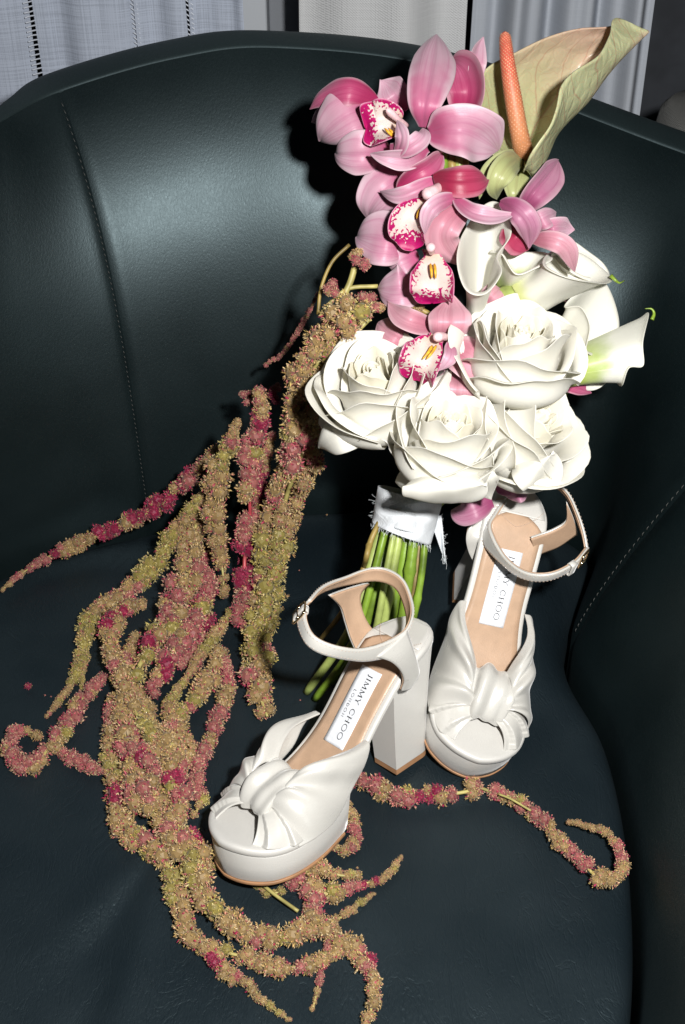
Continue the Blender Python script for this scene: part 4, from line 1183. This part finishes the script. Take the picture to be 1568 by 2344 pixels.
rose("white rose at the left, beside the amaranth, widest open", *Z2(340, 590), .080, 118, (-.22, .68, .70), 1, [
    ([(330, 760, .06), (230, 800, .085), (150, 830, .08), (90, 876, .055)], 130, 'lens', -.25, 10, dict(base_w=.5, ruf=.06)),
    ([(260, 780, .05), (170, 760, .06), (90, 770, .04)], 120, 'round', .1, 0, dict(base_w=.6)),
    ([(420, 780, .07), (520, 700, .095), (600, 620, .1), (652, 550, .08)], 110, 'lens', -.25, 0, dict(base_w=.4)),
    ([(480, 700, .06), (440, 800, .075), (400, 890, .055)], 95, 'round', -.2, 0, dict(base_w=.4)),
], .3)
rose("white rose at the upper right, in front of the callas", *Z2(945, 440), .095, 113, (.10, .74, .66), 2, [
    ([(800, 600, .06), (770, 500, .085), (745, 400, .08), (800, 310, .06)], 110, 'lens', -.2, 15, dict(base_w=.4)),
], 1.2)
rose("white rose lowest in the bouquet, over the ribbon", *Z2(645, 810), .11, 108, (.16, .74, .66), 3, [
    ([(520, 940, .08), (470, 830, .10), (520, 740, .10), (600, 690, .08)], 110, 'lens', -.2, 20, dict(base_w=.4)),
    ([(560, 950, .10), (540, 1010, .12), (480, 1000, .10), (408, 1010, .075)], 120, 'round', -.1, 0, dict(base_w=.6)),
    ([(640, 940, .115), (640, 1020, .14), (640, 1080, .125), (635, 1118, .10)], 330, 'round', -.18, 0, dict(base_w=.8, ruf=.04)),
    ([(720, 960, .10), (780, 1010, .115), (815, 1070, .085)], 130, 'round', -.1, 0, dict(base_w=.5)),
    ([(470, 880, .06), (420, 850, .075), (395, 860, .06)], 70, 'round', -.2, 0, {}),
], 2.2)
rose("white rose at the lower right, turned to the right", *Z2(985, 770), .08, 124, (.60, .40, .68), 4, [
    ([(960, 880, .085), (1000, 950, .115), (1040, 990, .10), (1020, 1022, .075)], 190, 'round', -.15, 0, dict(base_w=.7)),
    ([(1080, 900, .06), (1150, 910, .075), (1200, 880, .055)], 110, 'round', -.1, 0, dict(base_w=.5)),
], 4.0)
# leaves and sepals between the flowers
for k, (mid, w) in enumerate((([(770, 600, .06), (790, 650, .08), (840, 640, .075)], 60), ([(790, 960, .06), (800, 920, .07), (818, 905, .06)], 40))):
    petal("leaf", z2p(mid), w * K_, M_STEM_PALE, bq, 'lens', -.2, 0, seed=k)

# ------------------------------------------------------------------ stems and ribbon
STEMS = [((885, 1150), (855, 1270), (800, 1440), (702, 1585), M_STEM_PALE, 11), ((895, 1150), (865, 1280), (805, 1480), (722, 1600), M_STEM, 10),
         ((905, 1150), (880, 1260), (840, 1420), (760, 1560), M_STEM, 12), ((925, 1150), (905, 1270), (870, 1450), (800, 1620), M_STEM_PALE, 15),
         ((940, 1150), (925, 1270), (890, 1450), (832, 1684), M_STEM, 13), ((955, 1150), (942, 1280), (915, 1440), (852, 1698), M_STEM, 12),
         ((965, 1150), (955, 1290), (930, 1450), (880, 1650), M_STEM_BROWN, 10), ((975, 1150), (968, 1290), (945, 1420), (900, 1600), M_STEM, 10),
         ((880, 1160), (845, 1270), (790, 1390), (720, 1480), M_STEM_BROWN, 8), ((915, 1150), (890, 1280), (850, 1480), (785, 1600), M_STEM_PALE, 10),
         ((945, 1150), (930, 1300), (880, 1500), (830, 1640), M_STEM, 9), ((870, 1190), (848, 1240), (835, 1290), (822, 1330), M_STEM_BROWN, 7)]
rs = random.Random(5)
for i, (a, b, c, d, m_, r) in enumerate(STEMS):
    oo = [.0, .012, -.004, .016, .006, .018, .004, .010, -.004, .02, -.006, .02][i]
    pd = atz(d[0], d[1], .006 + max(0, oo) * .3)
    # keep the foot on the seat
    P = catmull([bp(a[0], a[1], oo), bp(b[0], b[1], oo + .004), bp(c[0], c[1], oo * .7), pd], 34)
    t = np.linspace(0, 1, 34)
    rad_ = (.72 + .22 * rs.random()) * r * bdepth(1400) / FPX * (1 + .05 * np.sin(t * 9 + i)) * (1 + .28 * np.exp(-((t - rs.uniform(.35, .7)) / .025) ** 2))
    tube("stem", P, rad_, m_, bq, 12)
def muslin_mat():
    return fabric_mat("frayed pale grey muslin", (.72, .75, .78), 4200, 0, .45, warp=.7)
M_RIB = muslin_mat()
top = [(866, 1112), (1012, 1150)]; bot = [(852, 1196), (985, 1246)]
nu, nv = 60, 22; G = np.zeros((nu, nv, 3)); rs_ = np.random.RandomState(3)
for i in range(nu):
    a = 2 * math.pi * i / nu
    for j in range(nv):
        v = j / (nv - 1)
        l = np.array(top[0]) * (1 - v) + np.array(bot[0]) * v; r = np.array(top[1]) * (1 - v) + np.array(bot[1]) * v
        cx = (l + r) / 2; hx = (r - l) / 2
        q = cx + hx * math.sin(a)
        o_ = .009 + .026 * math.cos(a)
        fold = .0012 * math.sin(14 * v + 1.5 * math.sin(a * 2)) + .0011 * math.sin(7 * a + 5 * v) * (1 if math.cos(a) > 0 else .2)
        G[i, j] = bp(q[0], q[1] + 7 * math.cos(a) , o_ + fold)
rb = sheet("ribbon_wrap", G, M_RIB, bq, .0009, cu=True)
rb["label"] = "pale muslin ribbon wound round the stems"
l2 = sheet("ribbon_layer", np.stack([[bp(860 + 128 * s + 4 * math.sin(3 * s), 1152 + 40 * s + v * 42 + 3 * math.sin(5 * s), .0375 - .03 * (2 * s - 1) ** 2 + .001 * math.sin(9 * s + 6 * v)) for v in np.linspace(0, 1, 12)] for s in np.linspace(.02, .98, 40)]), M_RIB, rb, .0008)
tail = [[bp(x0 + (x1 - x0) * v, y0 + (y1 - y0) * v, .012 - .01 * s + .002 * math.sin(6 * v + 3 * s)) for v in np.linspace(0, 1, 9)]
        for s, (x0, y0, x1, y1) in zip(np.linspace(0, 1, 12), [(980 + 3 * k - .0 * k, 1180 + 8 * k, 1010 + .9 * k, 1180 + 9.2 * k) for k in range(12)])]
sheet("ribbon_tail", np.array(tail), M_RIB, rb, .0008)
sp = Soup(); rr = random.Random(9)
def fray(p, d, L):
    d = nrm(np.array(d)); q = p + d * L * .5 + np.array([rr.uniform(-1, 1), rr.uniform(-1, 1), rr.uniform(-1, 1)]) * L * .25; e = q + d * L * .5 + np.array([rr.uniform(-1, 1), 0, rr.uniform(-1, 1)]) * L * .3
    V, F = tube_data([p, q, e], .00011, 4, False); sp.add(V, F)
for k in range(110):
    i = rr.randrange(nu)
    fray(G[i, -1], -UV_ * 1 + RV * rr.uniform(-.3, .3), rr.uniform(.002, .005))
for k in range(24):
    r_ = rr.choice(tail); fray(np.array(r_[-1]), RV * rr.uniform(.4, 1) - UV_ * rr.uniform(-.6, 1), rr.uniform(.001, .0035))
for k in range(30): fray(np.array(rr.choice(tail[-1])), -UV_, rr.uniform(.002, .006))
for k in range(10): fray(G[rr.choice([44, 45, 46]), rr.randrange(nv)], -RV + UV_ * rr.uniform(-.4, .4), rr.uniform(.002, .005))
o = sp.build("fraying", simple("muslin threads", (.62, .66, .68), .8), rb); o["kind"] = "stuff"
# ------------------------------------------------------------------ trailing amaranth
PAL = {
    't': [(.46, .30, .12), (.50, .36, .18), (.40, .25, .08), (.53, .40, .22), (.46, .20, .13), (.43, .31, .10)],
    'o': [(.41, .33, .08), (.46, .38, .14), (.36, .28, .06), (.50, .41, .18), (.45, .26, .10)],
    'p': [(.47, .15, .13), (.50, .25, .17), (.44, .09, .11), (.49, .32, .19), (.40, .06, .09), (.52, .36, .22)],
    'm': [(.33, .010, .06), (.38, .02, .08), (.27, .008, .05), (.42, .06, .10)],
}
FLR = []
def puff_data(rs, pal, n=64, blades=5, spread=1.0):
    V, F, C = [], [], []
    def add(v, f, c):
        b = len(V); V.extend(v); F.extend([tuple(b + i for i in q) for q in f]); C.extend([c] * len(v))
    # rough inner core, darkened to paint the shade between florets
    base = np.array(PAL[pal][0])
    k1, k2 = 8, 6
    core = [(0, 0, .74)] + [(.74 * math.sin(math.pi * j / k2) * math.cos(6.283 * i / k1), .74 * math.sin(math.pi * j / k2) * math.sin(6.283 * i / k1), .74 * math.cos(math.pi * j / k2)) for j in range(1, k2) for i in range(k1)] + [(0, 0, -.74)]
    f = [(0, 1 + i, 1 + (i + 1) % k1) for i in range(k1)]
    for j in range(k2 - 2):
        for i in range(k1):
            a = 1 + j * k1 + i; b = 1 + j * k1 + (i + 1) % k1; f.append((a, a + k1, b + k1, b))
    z = 1 + (k2 - 2) * k1
    f += [(z + (i + 1) % k1, z + i, len(core) - 1) for i in range(k1)]
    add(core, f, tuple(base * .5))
    tint = rs.normal(size=(5, 3))
    for i in range(n):
        y = 1 - 2 * (i + .5) / n; r = math.sqrt(max(0, 1 - y * y)); a = i * 2.39996 + rs.uniform(-.5, .5)
        d = np.array([r * math.cos(a), y, r * math.sin(a)]) + rs.normal(size=3) * .14; d /= np.linalg.norm(d)
        q = pal
        g = math.sin(5 * (d @ tint[0])) + math.sin(7 * (d @ tint[1]))
        if pal in 'tp' and g > 1.35 and rs.rand() < .8: q = 'm'
        if pal == 'm' and g > 1.2: q = 't'
        if pal == 'o' and g > 1.6: q = 'p'
        c = np.array(PAL[q][rs.randint(len(PAL[q]))]) * rs.uniform(.72, 1.25)
        f1 = np.cross(d, rs.normal(size=3)); f1 /= np.linalg.norm(f1); f2 = np.cross(d, f1)
        h = rs.uniform(.70, .86); ph = rs.rand() * 6.28; nb = rs.randint(3, 5); lean = rs.normal(size=3) * .12
        for b in range(nb):
            t = ph + 6.283 * b / nb + rs.uniform(-.3, .3)
            dr = math.cos(t) * f1 + math.sin(t) * f2; sd = -math.sin(t) * f1 + math.cos(t) * f2
            l = rs.uniform(.12, .25); op = rs.uniform(.07, .16); wd = rs.uniform(.035, .06)
            p = d * h + lean * .3; pm = d * (h + l * .55) + dr * op * .8 + lean * .6; pt = d * (h + l) + dr * op + lean
            cc = c * rs.uniform(.8, 1.25)
            add([p + sd * wd, p - sd * wd, pm + sd * wd * .8, pm - sd * wd * .8, pt], [(0, 1, 3, 2), (2, 3, 4)], cc)
            C[-5:] = [tuple(cc * .42)] * 2 + [tuple(cc * 1.05)] * 2 + [tuple(cc * 1.5 + .035)]  # crevice shade painted into the blade bases; pale tips are the florets' own
    return np.array(V, float), F, np.array(C, float)
rsP = np.random.RandomState(12)
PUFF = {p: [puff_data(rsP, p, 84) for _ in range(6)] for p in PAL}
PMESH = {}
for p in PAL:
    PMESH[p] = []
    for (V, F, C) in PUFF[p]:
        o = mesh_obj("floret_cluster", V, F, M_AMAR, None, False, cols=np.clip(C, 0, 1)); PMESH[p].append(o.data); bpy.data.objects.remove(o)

def Zs(fn, l): return [(*fn(*q[:2]), *q[2:]) for q in l]
h0 = .012
# (points px,py,height above the seat[m]) , radius start/mid/end in picture units, palette string, spacing
STR = [
    # hanging part from the left side of the bouquet
    ([(800, 715, .285), (750, 790, .25), (708, 870, .215), (695, 950, .18), (690, 1040, .145), (655, 1140, .10), (628, 1250, .065), (608, 1370, .04), (592, 1480, .026), (590, 1570, .02), (612, 1640, .014)], [44, 50, 46, 46, 50, 44, 44, 40, 38, 36, 20], 'tttttpttttooooott', 1),
    ([(590, 895, .19), (600, 950, .17), (575, 1020, .14), (570, 1110, .11), (572, 1190, .08), (560, 1280, .05), (562, 1345, .035), (548, 1430, .02)], [16, 26, 30, 25, 26, 28, 30, 22], 'tmppptppmmpp', 1),
    ([(545, 960, .17), (520, 1030, .14), (495, 1090, .115), (485, 1160, .085), (495, 1230, .06), (510, 1310, .035), (512, 1365, .02)], [10, 22, 30, 30, 28, 20, 10], 'toottttttt', 1),
    ([(500, 1040, .12), (440, 1085, .09), (395, 1130, .065), (330, 1178, .04), (250, 1215, .022), (170, 1248, .014), (100, 1280, .011), (40, 1320, .010), (5, 1350, .008)], [18, 24, 24, 25, 24, 19, 16, 12, 6], 'tppmtmmmtmmttmpppt', 1),
    ([(480, 1110, .10), (430, 1180, .07), (395, 1225, .05), (365, 1275, .035), (335, 1315, .026), (300, 1345, .02), (262, 1372, .016), (215, 1402, .014), (195, 1450, .012), (188, 1500, .011), (165, 1560, .010), (135, 1605, .009), (108, 1638, .008)], [10, 20, 27, 30, 28, 26, 26, 27, 20, 20, 17, 13, 7], 'totoootttoooott', 1),
    (Zs(Z4, [(960, 1250, .055), (930, 1350, .045), (925, 1450, .04), (890, 1560, .036), (850, 1640, .034)]) + Zs(Z5, [(690, 70, .034), (650, 140, .032), (590, 220, .03), (550, 290, .028), (520, 350, .026)]), [20, 30, 42, 44, 42, 40, 38, 38, 36, 28], 'tttpttpppotmto', 1),
    (Zs(Z4, [(1010, 1480, .036), (1010, 1570, .032), (970, 1680, .03)]) + Zs(Z5, [(780, 80, .03), (740, 160, .03), (680, 240, .03), (640, 310, .028), (600, 390, .026)]), [18, 28, 30, 32, 30, 32, 28, 22], 'pppmppppmp', 1),
    (Zs(Z5, [(900, 90, .02), (850, 170, .02), (790, 250, .02), (730, 340, .018), (680, 410, .016), (635, 455, .014)]), [12, 17, 18, 17, 14, 9], 'otottoo', 1),
    (Zs(Z5, [(860, 240, .016), (840, 320, .016), (790, 390, .016), (750, 450, .014), (700, 500, .014), (650, 560, .018), (600, 640, .02), (560, 740, .018), (590, 830, .016), (640, 890, .014)]), [20, 30, 30, 26, 26, 28, 28, 26, 26, 22], 'tttotppttt', 1),
    (Zs(Z5, [(880, 270, .018), (895, 380, .014), (855, 480, .014), (835, 560, .013), (800, 640, .014), (770, 720, .014), (785, 810, .012), (765, 880, .012)]), [14, 20, 25, 26, 25, 22, 22, 16], 'pptpppppt', 1),
    (Zs(Z5, [(560, 60, .03), (470, 90, .028), (430, 170, .026), (440, 250, .026), (470, 340, .026), (500, 430, .026), (540, 500, .028), (600, 560, .028), (640, 640, .026), (680, 720, .024)]), [20, 26, 28, 28, 30, 30, 30, 30, 28, 24], 'tmtttttttott', 1),
    (Zs(Z5, [(400, 350, .016), (350, 400, .014), (300, 460, .013), (260, 540, .013), (205, 600, .013), (155, 665, .013), (95, 690, .013), (45, 650, .013), (35, 595, .012), (80, 550, .012), (160, 575, .011)]), [16, 22, 26, 26, 24, 26, 25, 24, 22, 22, 14], 'ptpptpppt', 1),
    (Zs(Z5, [(210, 600, .014), (240, 640, .012), (300, 670, .012), (350, 695, .012), (410, 715, .011)]), [18, 20, 22, 22, 16], 'pppp', 1),
    (Zs(Z5, [(450, 430, .016), (440, 530, .016), (425, 640, .014), (445, 760, .014), (455, 880, .014), (500, 960, .014), (600, 1020, .015), (670, 1110, .015), (695, 1220, .014), (735, 1330, .014), (800, 1395, .013), (900, 1425, .013), (1000, 1450, .013), (1100, 1480, .013), (1200, 1470, .013), (1270, 1440, .013), (1360, 1400, .012)]), [20, 27, 28, 28, 30, 30, 32, 32, 32, 32, 30, 27, 25, 25, 24, 22, 20], 'tpttotmttttoottttttptt', 1),
    (Zs(Z5, [(470, 480, .022), (500, 580, .024), (530, 670, .024), (510, 760, .022), (560, 850, .022), (640, 910, .022), (690, 980, .022), (740, 1060, .024), (780, 1140, .024), (800, 1220, .02), (870, 1280, .017), (950, 1330, .016), (1040, 1370, .016), (1130, 1360, .016), (1200, 1320, .016), (1250, 1270, .016)]), [24, 30, 32, 32, 34, 34, 34, 36, 36, 36, 34, 34, 34, 32, 32, 28], 'tptmttptttttoototttott', 1),
    (Zs(Z5, [(600, 560, .03), (680, 620, .03), (660, 720, .028), (710, 800, .026), (700, 870, .024), (650, 940, .024), (720, 990, .024), (810, 1060, .022)]), [26, 30, 28, 28, 28, 28, 30, 28], 'tttmptptt', 1),
    (Zs(Z5, [(480, 620, .03), (560, 640, .032), (600, 720, .03), (560, 800, .028), (600, 870, .028)]), [24, 28, 28, 28, 22], 'pmptpt', 1),
    (Zs(Z5, [(1080, 1090, .012), (1160, 1140, .013), (1250, 1185, .014), (1320, 1190, .013), (1400, 1155, .011), (1485, 1140, .010), (1535, 1095, .009), (1568, 1042, .008)]), [22, 28, 30, 26, 18, 14, 12, 7], 'ppptpmtt', 1),
    (Zs(Z5, [(1180, 1060, .016), (1240, 1090, .018), (1330, 1120, .018), (1415, 1115, .016)]), [24, 26, 20, 13], 'otto', 1),
    (Zs(Z5, [(1230, 1170, .014), (1220, 1240, .016), (1240, 1310, .016), (1320, 1360, .014), (1400, 1420, .013), (1445, 1490, .012), (1462, 1570, .012), (1452, 1640, .012), (1425, 1705, .011)]), [22, 28, 28, 28, 28, 26, 24, 24, 18], 'tpttttmpttt', 1),
    (Zs(Z5, [(1250, 1310, .012), (1320, 1290, .010), (1375, 1255, .009), (1415, 1222, .008), (1462, 1190, .007)]), [18, 16, 13, 12, 7], 'tttot', .9),
    (Zs(Z5, [(1285, 1380, .010), (1272, 1440, .009), (1250, 1510, .008), (1237, 1580, .008), (1222, 1640, .007)]), [15, 15, 12, 11, 6], 'pmptt', .9),
    (Zs(Z5, [(780, 1390, .012), (840, 1460, .012), (905, 1510, .012), (975, 1545, .011), (1015, 1595, .010), (1065, 1640, .009), (1132, 1685, .007)]), [24, 26, 24, 20, 19, 15, 8], 'tmttttot', 1),
    (Zs(Z5, [(850, 1080, .012), (930, 1120, .012), (1000, 1140, .012)]), [16, 20, 14], 'oto', 1),
    (Zs(Z5, [(1000, 1150, .009), (1050, 1190, .009), (1110, 1180, .009)]), [12, 15, 12], 'oo', 1),
    (Zs(Z6, [(215, 280, .012), (265, 335, .013), (330, 360, .013), (400, 400, .013), (470, 405, .013), (545, 395, .013), (620, 395, .013), (690, 385, .013), (740, 370, .012), (790, 385, .012), (840, 395, .012), (900, 425, .011), (960, 475, .011), (1020, 520, .012), (1060, 580, .012), (1110, 630, .012), (1160, 665, .012), (1195, 710, .012), (1255, 740, .012), (1308, 715, .012), (1318, 655, .011), (1295, 590, .010), (1240, 545, .009), (1170, 522, .009), (1105, 505, .008)]),
     [22, 26, 28, 28, 28, 26, 27, 27, 26, 24, 22, 21, 22, 22, 22, 22, 22, 24, 24, 22, 19, 16, 14, 12, 8], 'ppptppmpptppppppttppmttpptttt', 1),
    (Zs(Z6, [(185, 330, .012), (200, 420, .011), (235, 510, .011), (245, 580, .011), (210, 615, .011), (140, 600, .011)]), [16, 18, 20, 20, 20, 16], 'tpttptt', 1),
    (Zs(Z5, [(530, 190, .012), (490, 300, .012), (520, 400, .013), (580, 480, .013), (560, 580, .013), (500, 680, .012), (480, 780, .012), (540, 880, .012)]), [18, 24, 26, 26, 26, 26, 24, 20], 'tptttmtpt', 1),
    (Zs(Z5, [(700, 380, .012), (665, 480, .013), (700, 560, .014), (740, 640, .013), (690, 730, .013), (640, 800, .013), (690, 900, .014), (750, 980, .014), (810, 1080, .013)]), [16, 22, 25, 25, 25, 25, 26, 26, 22], 'otttpttmt', 1),
    (Zs(Z4, [(1080, 1290, .03), (1030, 1370, .022), (970, 1450, .018), (1000, 1560, .016), (960, 1690, .015)]) + Zs(Z5, [(800, 110, .014), (760, 210, .013), (700, 300, .013)]), [12, 20, 24, 26, 26, 26, 24, 16], 'ppptpmpp', 1),
    (Zs(Z4, [(1330, 820, .165), (1290, 950, .13), (1270, 1100, .095), (1250, 1260, .06), (1210, 1400, .035), (1180, 1540, .022), (1190, 1660, .016)]), [12, 18, 20, 20, 20, 18, 12], 'tpmppmpt', 1),
    # dim wisps close to the bouquet
    (Zs(Z4, [(1560, 120, .30), (1400, 400, .22), (1300, 470, .20)]), [6, 8, 9], 'pp', 1.4),
    (Zs(Z4, [(1150, 800, .155), (1105, 830, .145), (1080, 870, .135)]), [9, 9, 7], 'oo', 1),
    (Zs(Z5, [(310, 250, .012), (325, 310, .01), (318, 390, .008)]), [14, 10, 6], 'to', 1),
]
singles = [(825, 596, .315, 27, 'p'), (812, 583, .32, 20, 't'), (765, 660, .29, 22, 'p'), (755, 672, .285, 16, 't'), (848, 690, .30, 24, 'p'), (868, 705, .295, 18, 't'), (838, 712, .29, 20, 't'),
           (572, 912, .19, 18, 'p'), (588, 905, .19, 14, 'm'), (622, 905, .185, 20, 'm'), (630, 890, .19, 14, 'p'), (735, 780, .25, 26, 'm'), (945, 712, .30, 22, 't')]
rsA = np.random.RandomState(21)
allp = []                                                   # (strand, position, radius, palette, depth)
strand_root = []
for si, (pts, rads, pal, sp_) in enumerate(STR):
    up = .035 if si == 0 else (.022 if si in (1, 2) else 0)
    P3 = catmull([atz(q[0], q[1], q[2] + up * float(smooth((q[2] - .03) / .15))) for q in pts], len(pts) * 30)
    L = np.linalg.norm(np.diff(P3, axis=0), axis=1).sum()
    n = max(8, int(L / .0022)); P = resample(P3, n)
    rr = np.interp(np.linspace(0, 1, n), np.linspace(0, 1, len(rads)), rads)
    dz = np.array([depth_of(p) for p in P]); Rm = rr * dz / FPX
    T, N_, B_ = frames(P)
    st = empty("amaranth_strand", P[0], bq)
    strand_root.append(st)
    tube("stem", P, np.clip(Rm * .16, .0006, .0022), M_STEM_YELLOW if si != 1 else M_STEM_RED, st, 7)
    s = 0.0; i = 0
    while i < n:
        R = Rm[i]
        R = R * (1.10 if si < 4 else .95); pr = min(R * .76, .0086) if R > .006 else R * .80
        pr = max(pr, .0018)
        ring = max(1, int(round(2.7 * max(R - pr * .72, 0) / pr)) ) if R > pr * 1.25 else 1
        a0 = rsA.rand() * 6.28
        if rsA.rand() < .03 and R > .005 and si not in (0,): ring = max(0, ring - 2)
        for q in range(ring):
            a = a0 + 6.283 * q / ring + rsA.uniform(-.35, .35)
            off = (R - pr * .84) * rsA.uniform(.8, 1.2) if ring > 1 else R * .22
            p = P[i] + (N_[i] * math.cos(a) + B_[i] * math.sin(a)) * off + T[i] * rsA.uniform(-.4, .4) * pr
            if p[2] < pr * .75 + .004 and P[i][1] < 1.0: p[2] = pr * .75 + .004
            k = pal[min(int(i / n * len(pal) + rsA.uniform(-.35, .35)), len(pal) - 1)] if rsA.rand() < .86 else rsA.choice(list('ttop'))
            allp.append((si, p, pr * rsA.uniform(.72, 1.22), k))
        i += max(1, int(pr * 1.38 * sp_ / .0022))
st = empty("amaranth_tuft", atz(825, 596, .315), bq); strand_root.append(st)
for (x, y, h, r, k) in singles:
    p = bp(x, y, .055) if y < 730 else atz(x, y, h); R = r * depth_of(p) / FPX
    for q in range(4): allp.append((len(STR), p + rsA.normal(size=3) * R * .4, R * .55, k))
# stalks of the upper tufts
for pts, r, m_ in (([(*Z4(1700, 60), .30), (*Z4(1640, 250), .27)], 8, M_STEM_YELLOW),):
    pass
for pts, r, m_ in (([(812, 612), (800, 650), (775, 700), (757, 745)], 9, M_STEM_YELLOW), ([(800, 560), (760, 600), (735, 660), (728, 720)], 5, M_STEM_BROWN), ([(865, 655), (800, 660), (760, 690), (735, 720)], 6, M_STEM_YELLOW),
                   ([(845, 730), (825, 750), (800, 770)], 7, M_STEM_YELLOW), ([(905, 690), (955, 705), (985, 720)], 8, M_STEM_BROWN), ([(718, 860), (712, 890), (706, 920)], 8, M_STEM_YELLOW)):
    tube("stalk", catmull([bp(x, y, .035) for x, y in pts], 16), .8 * r * bdepth(650) / FPX, m_, st, 9)
tube("stalk", catmull([atz(590, 900, .195), atz(594, 940, .185), atz(600, 990, .17)], 12), .0026, M_STEM_RED, strand_root[1], 8)
tube("stem", catmull([atz(*Z5(1005, 1140), .012), atz(*Z5(1080, 1200), .012), atz(*Z5(1165, 1260), .012)], 12), .0013, M_STEM_YELLOW, strand_root[24], 7)
for a, b in (((1085, 392), (950, 465)), ((830, 395), (950, 465))):
    pass
tube("stem", catmull([atz(*Z6(820, 395), .017), atz(*Z6(870, 415), .018), atz(*Z6(950, 462), .017)], 12), .0009, M_STEM_YELLOW, strand_root[25], 7)
# the largest 300 clusters are pieces of their own, the rest of each strand is one piece
order = sorted(range(len(allp)), key=lambda i: -allp[i][2] / depth_of(allp[i][1]))
own = set(order[:300])
soups = {}
for i, (si, p, r, k) in enumerate(allp):
    vi = rsA.randint(6); q = Matrix(np.linalg.qr(rsA.normal(size=(3, 3)))[0].tolist())
    if q.determinant() < 0: q = -q
    if i in own:
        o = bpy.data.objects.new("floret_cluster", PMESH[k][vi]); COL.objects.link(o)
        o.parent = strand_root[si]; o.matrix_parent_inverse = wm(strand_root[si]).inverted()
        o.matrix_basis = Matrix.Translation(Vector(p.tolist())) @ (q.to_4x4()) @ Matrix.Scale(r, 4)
    else:
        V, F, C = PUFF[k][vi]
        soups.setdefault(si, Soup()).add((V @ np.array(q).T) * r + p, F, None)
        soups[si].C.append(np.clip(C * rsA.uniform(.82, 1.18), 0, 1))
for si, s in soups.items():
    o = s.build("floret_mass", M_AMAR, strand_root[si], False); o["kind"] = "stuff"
print("florets", len(allp), flush=True)
strand_root[3]["label"] = "crimson and tan amaranth strand reaching the left edge"
strand_root[25]["label"] = "pink amaranth strand trailing right and curling back beside the seat edge"
strand_root[0]["label"] = "thickest olive tan amaranth strand hanging beside the stems"

# fallen florets and specks on the seat
for k, (x, y, r, c) in enumerate(((65, 1574, 9, 'm'), (103, 1592, 2.5, 'p'), (748, 1179, 2.2, 't'), (685, 1306, 2.0, 'p'), (687, 1603, 2.0, 'p'), (818, 1987, 3, 't'), (117, 1595, 2, 'p'))):
    p = atz(x, y, .006); R = r * depth_of(p) / FPX; p[2] = .0058 + R * .6
    o = bpy.data.objects.new("fallen_floret", PMESH[c][k % 3]); COL.objects.link(o)
    o.location = Vector(p.tolist()); o.scale = (R, R, R * .8)
    tag(o, ["crimson fallen amaranth floret at the far left of the seat", "tiny pink fallen floret right of the crimson one at the left", "tiny pale speck of floret below the ribbon, left of the stems",
            "tiny pink floret crumb left of the sandal buckle", "tiny pink crumb beside the thick amaranth end", "small pale crumb right of the left sandal toe", "smallest pink crumb by the thin amaranth tip at left"][k], "floret", "florets fallen on the seat")
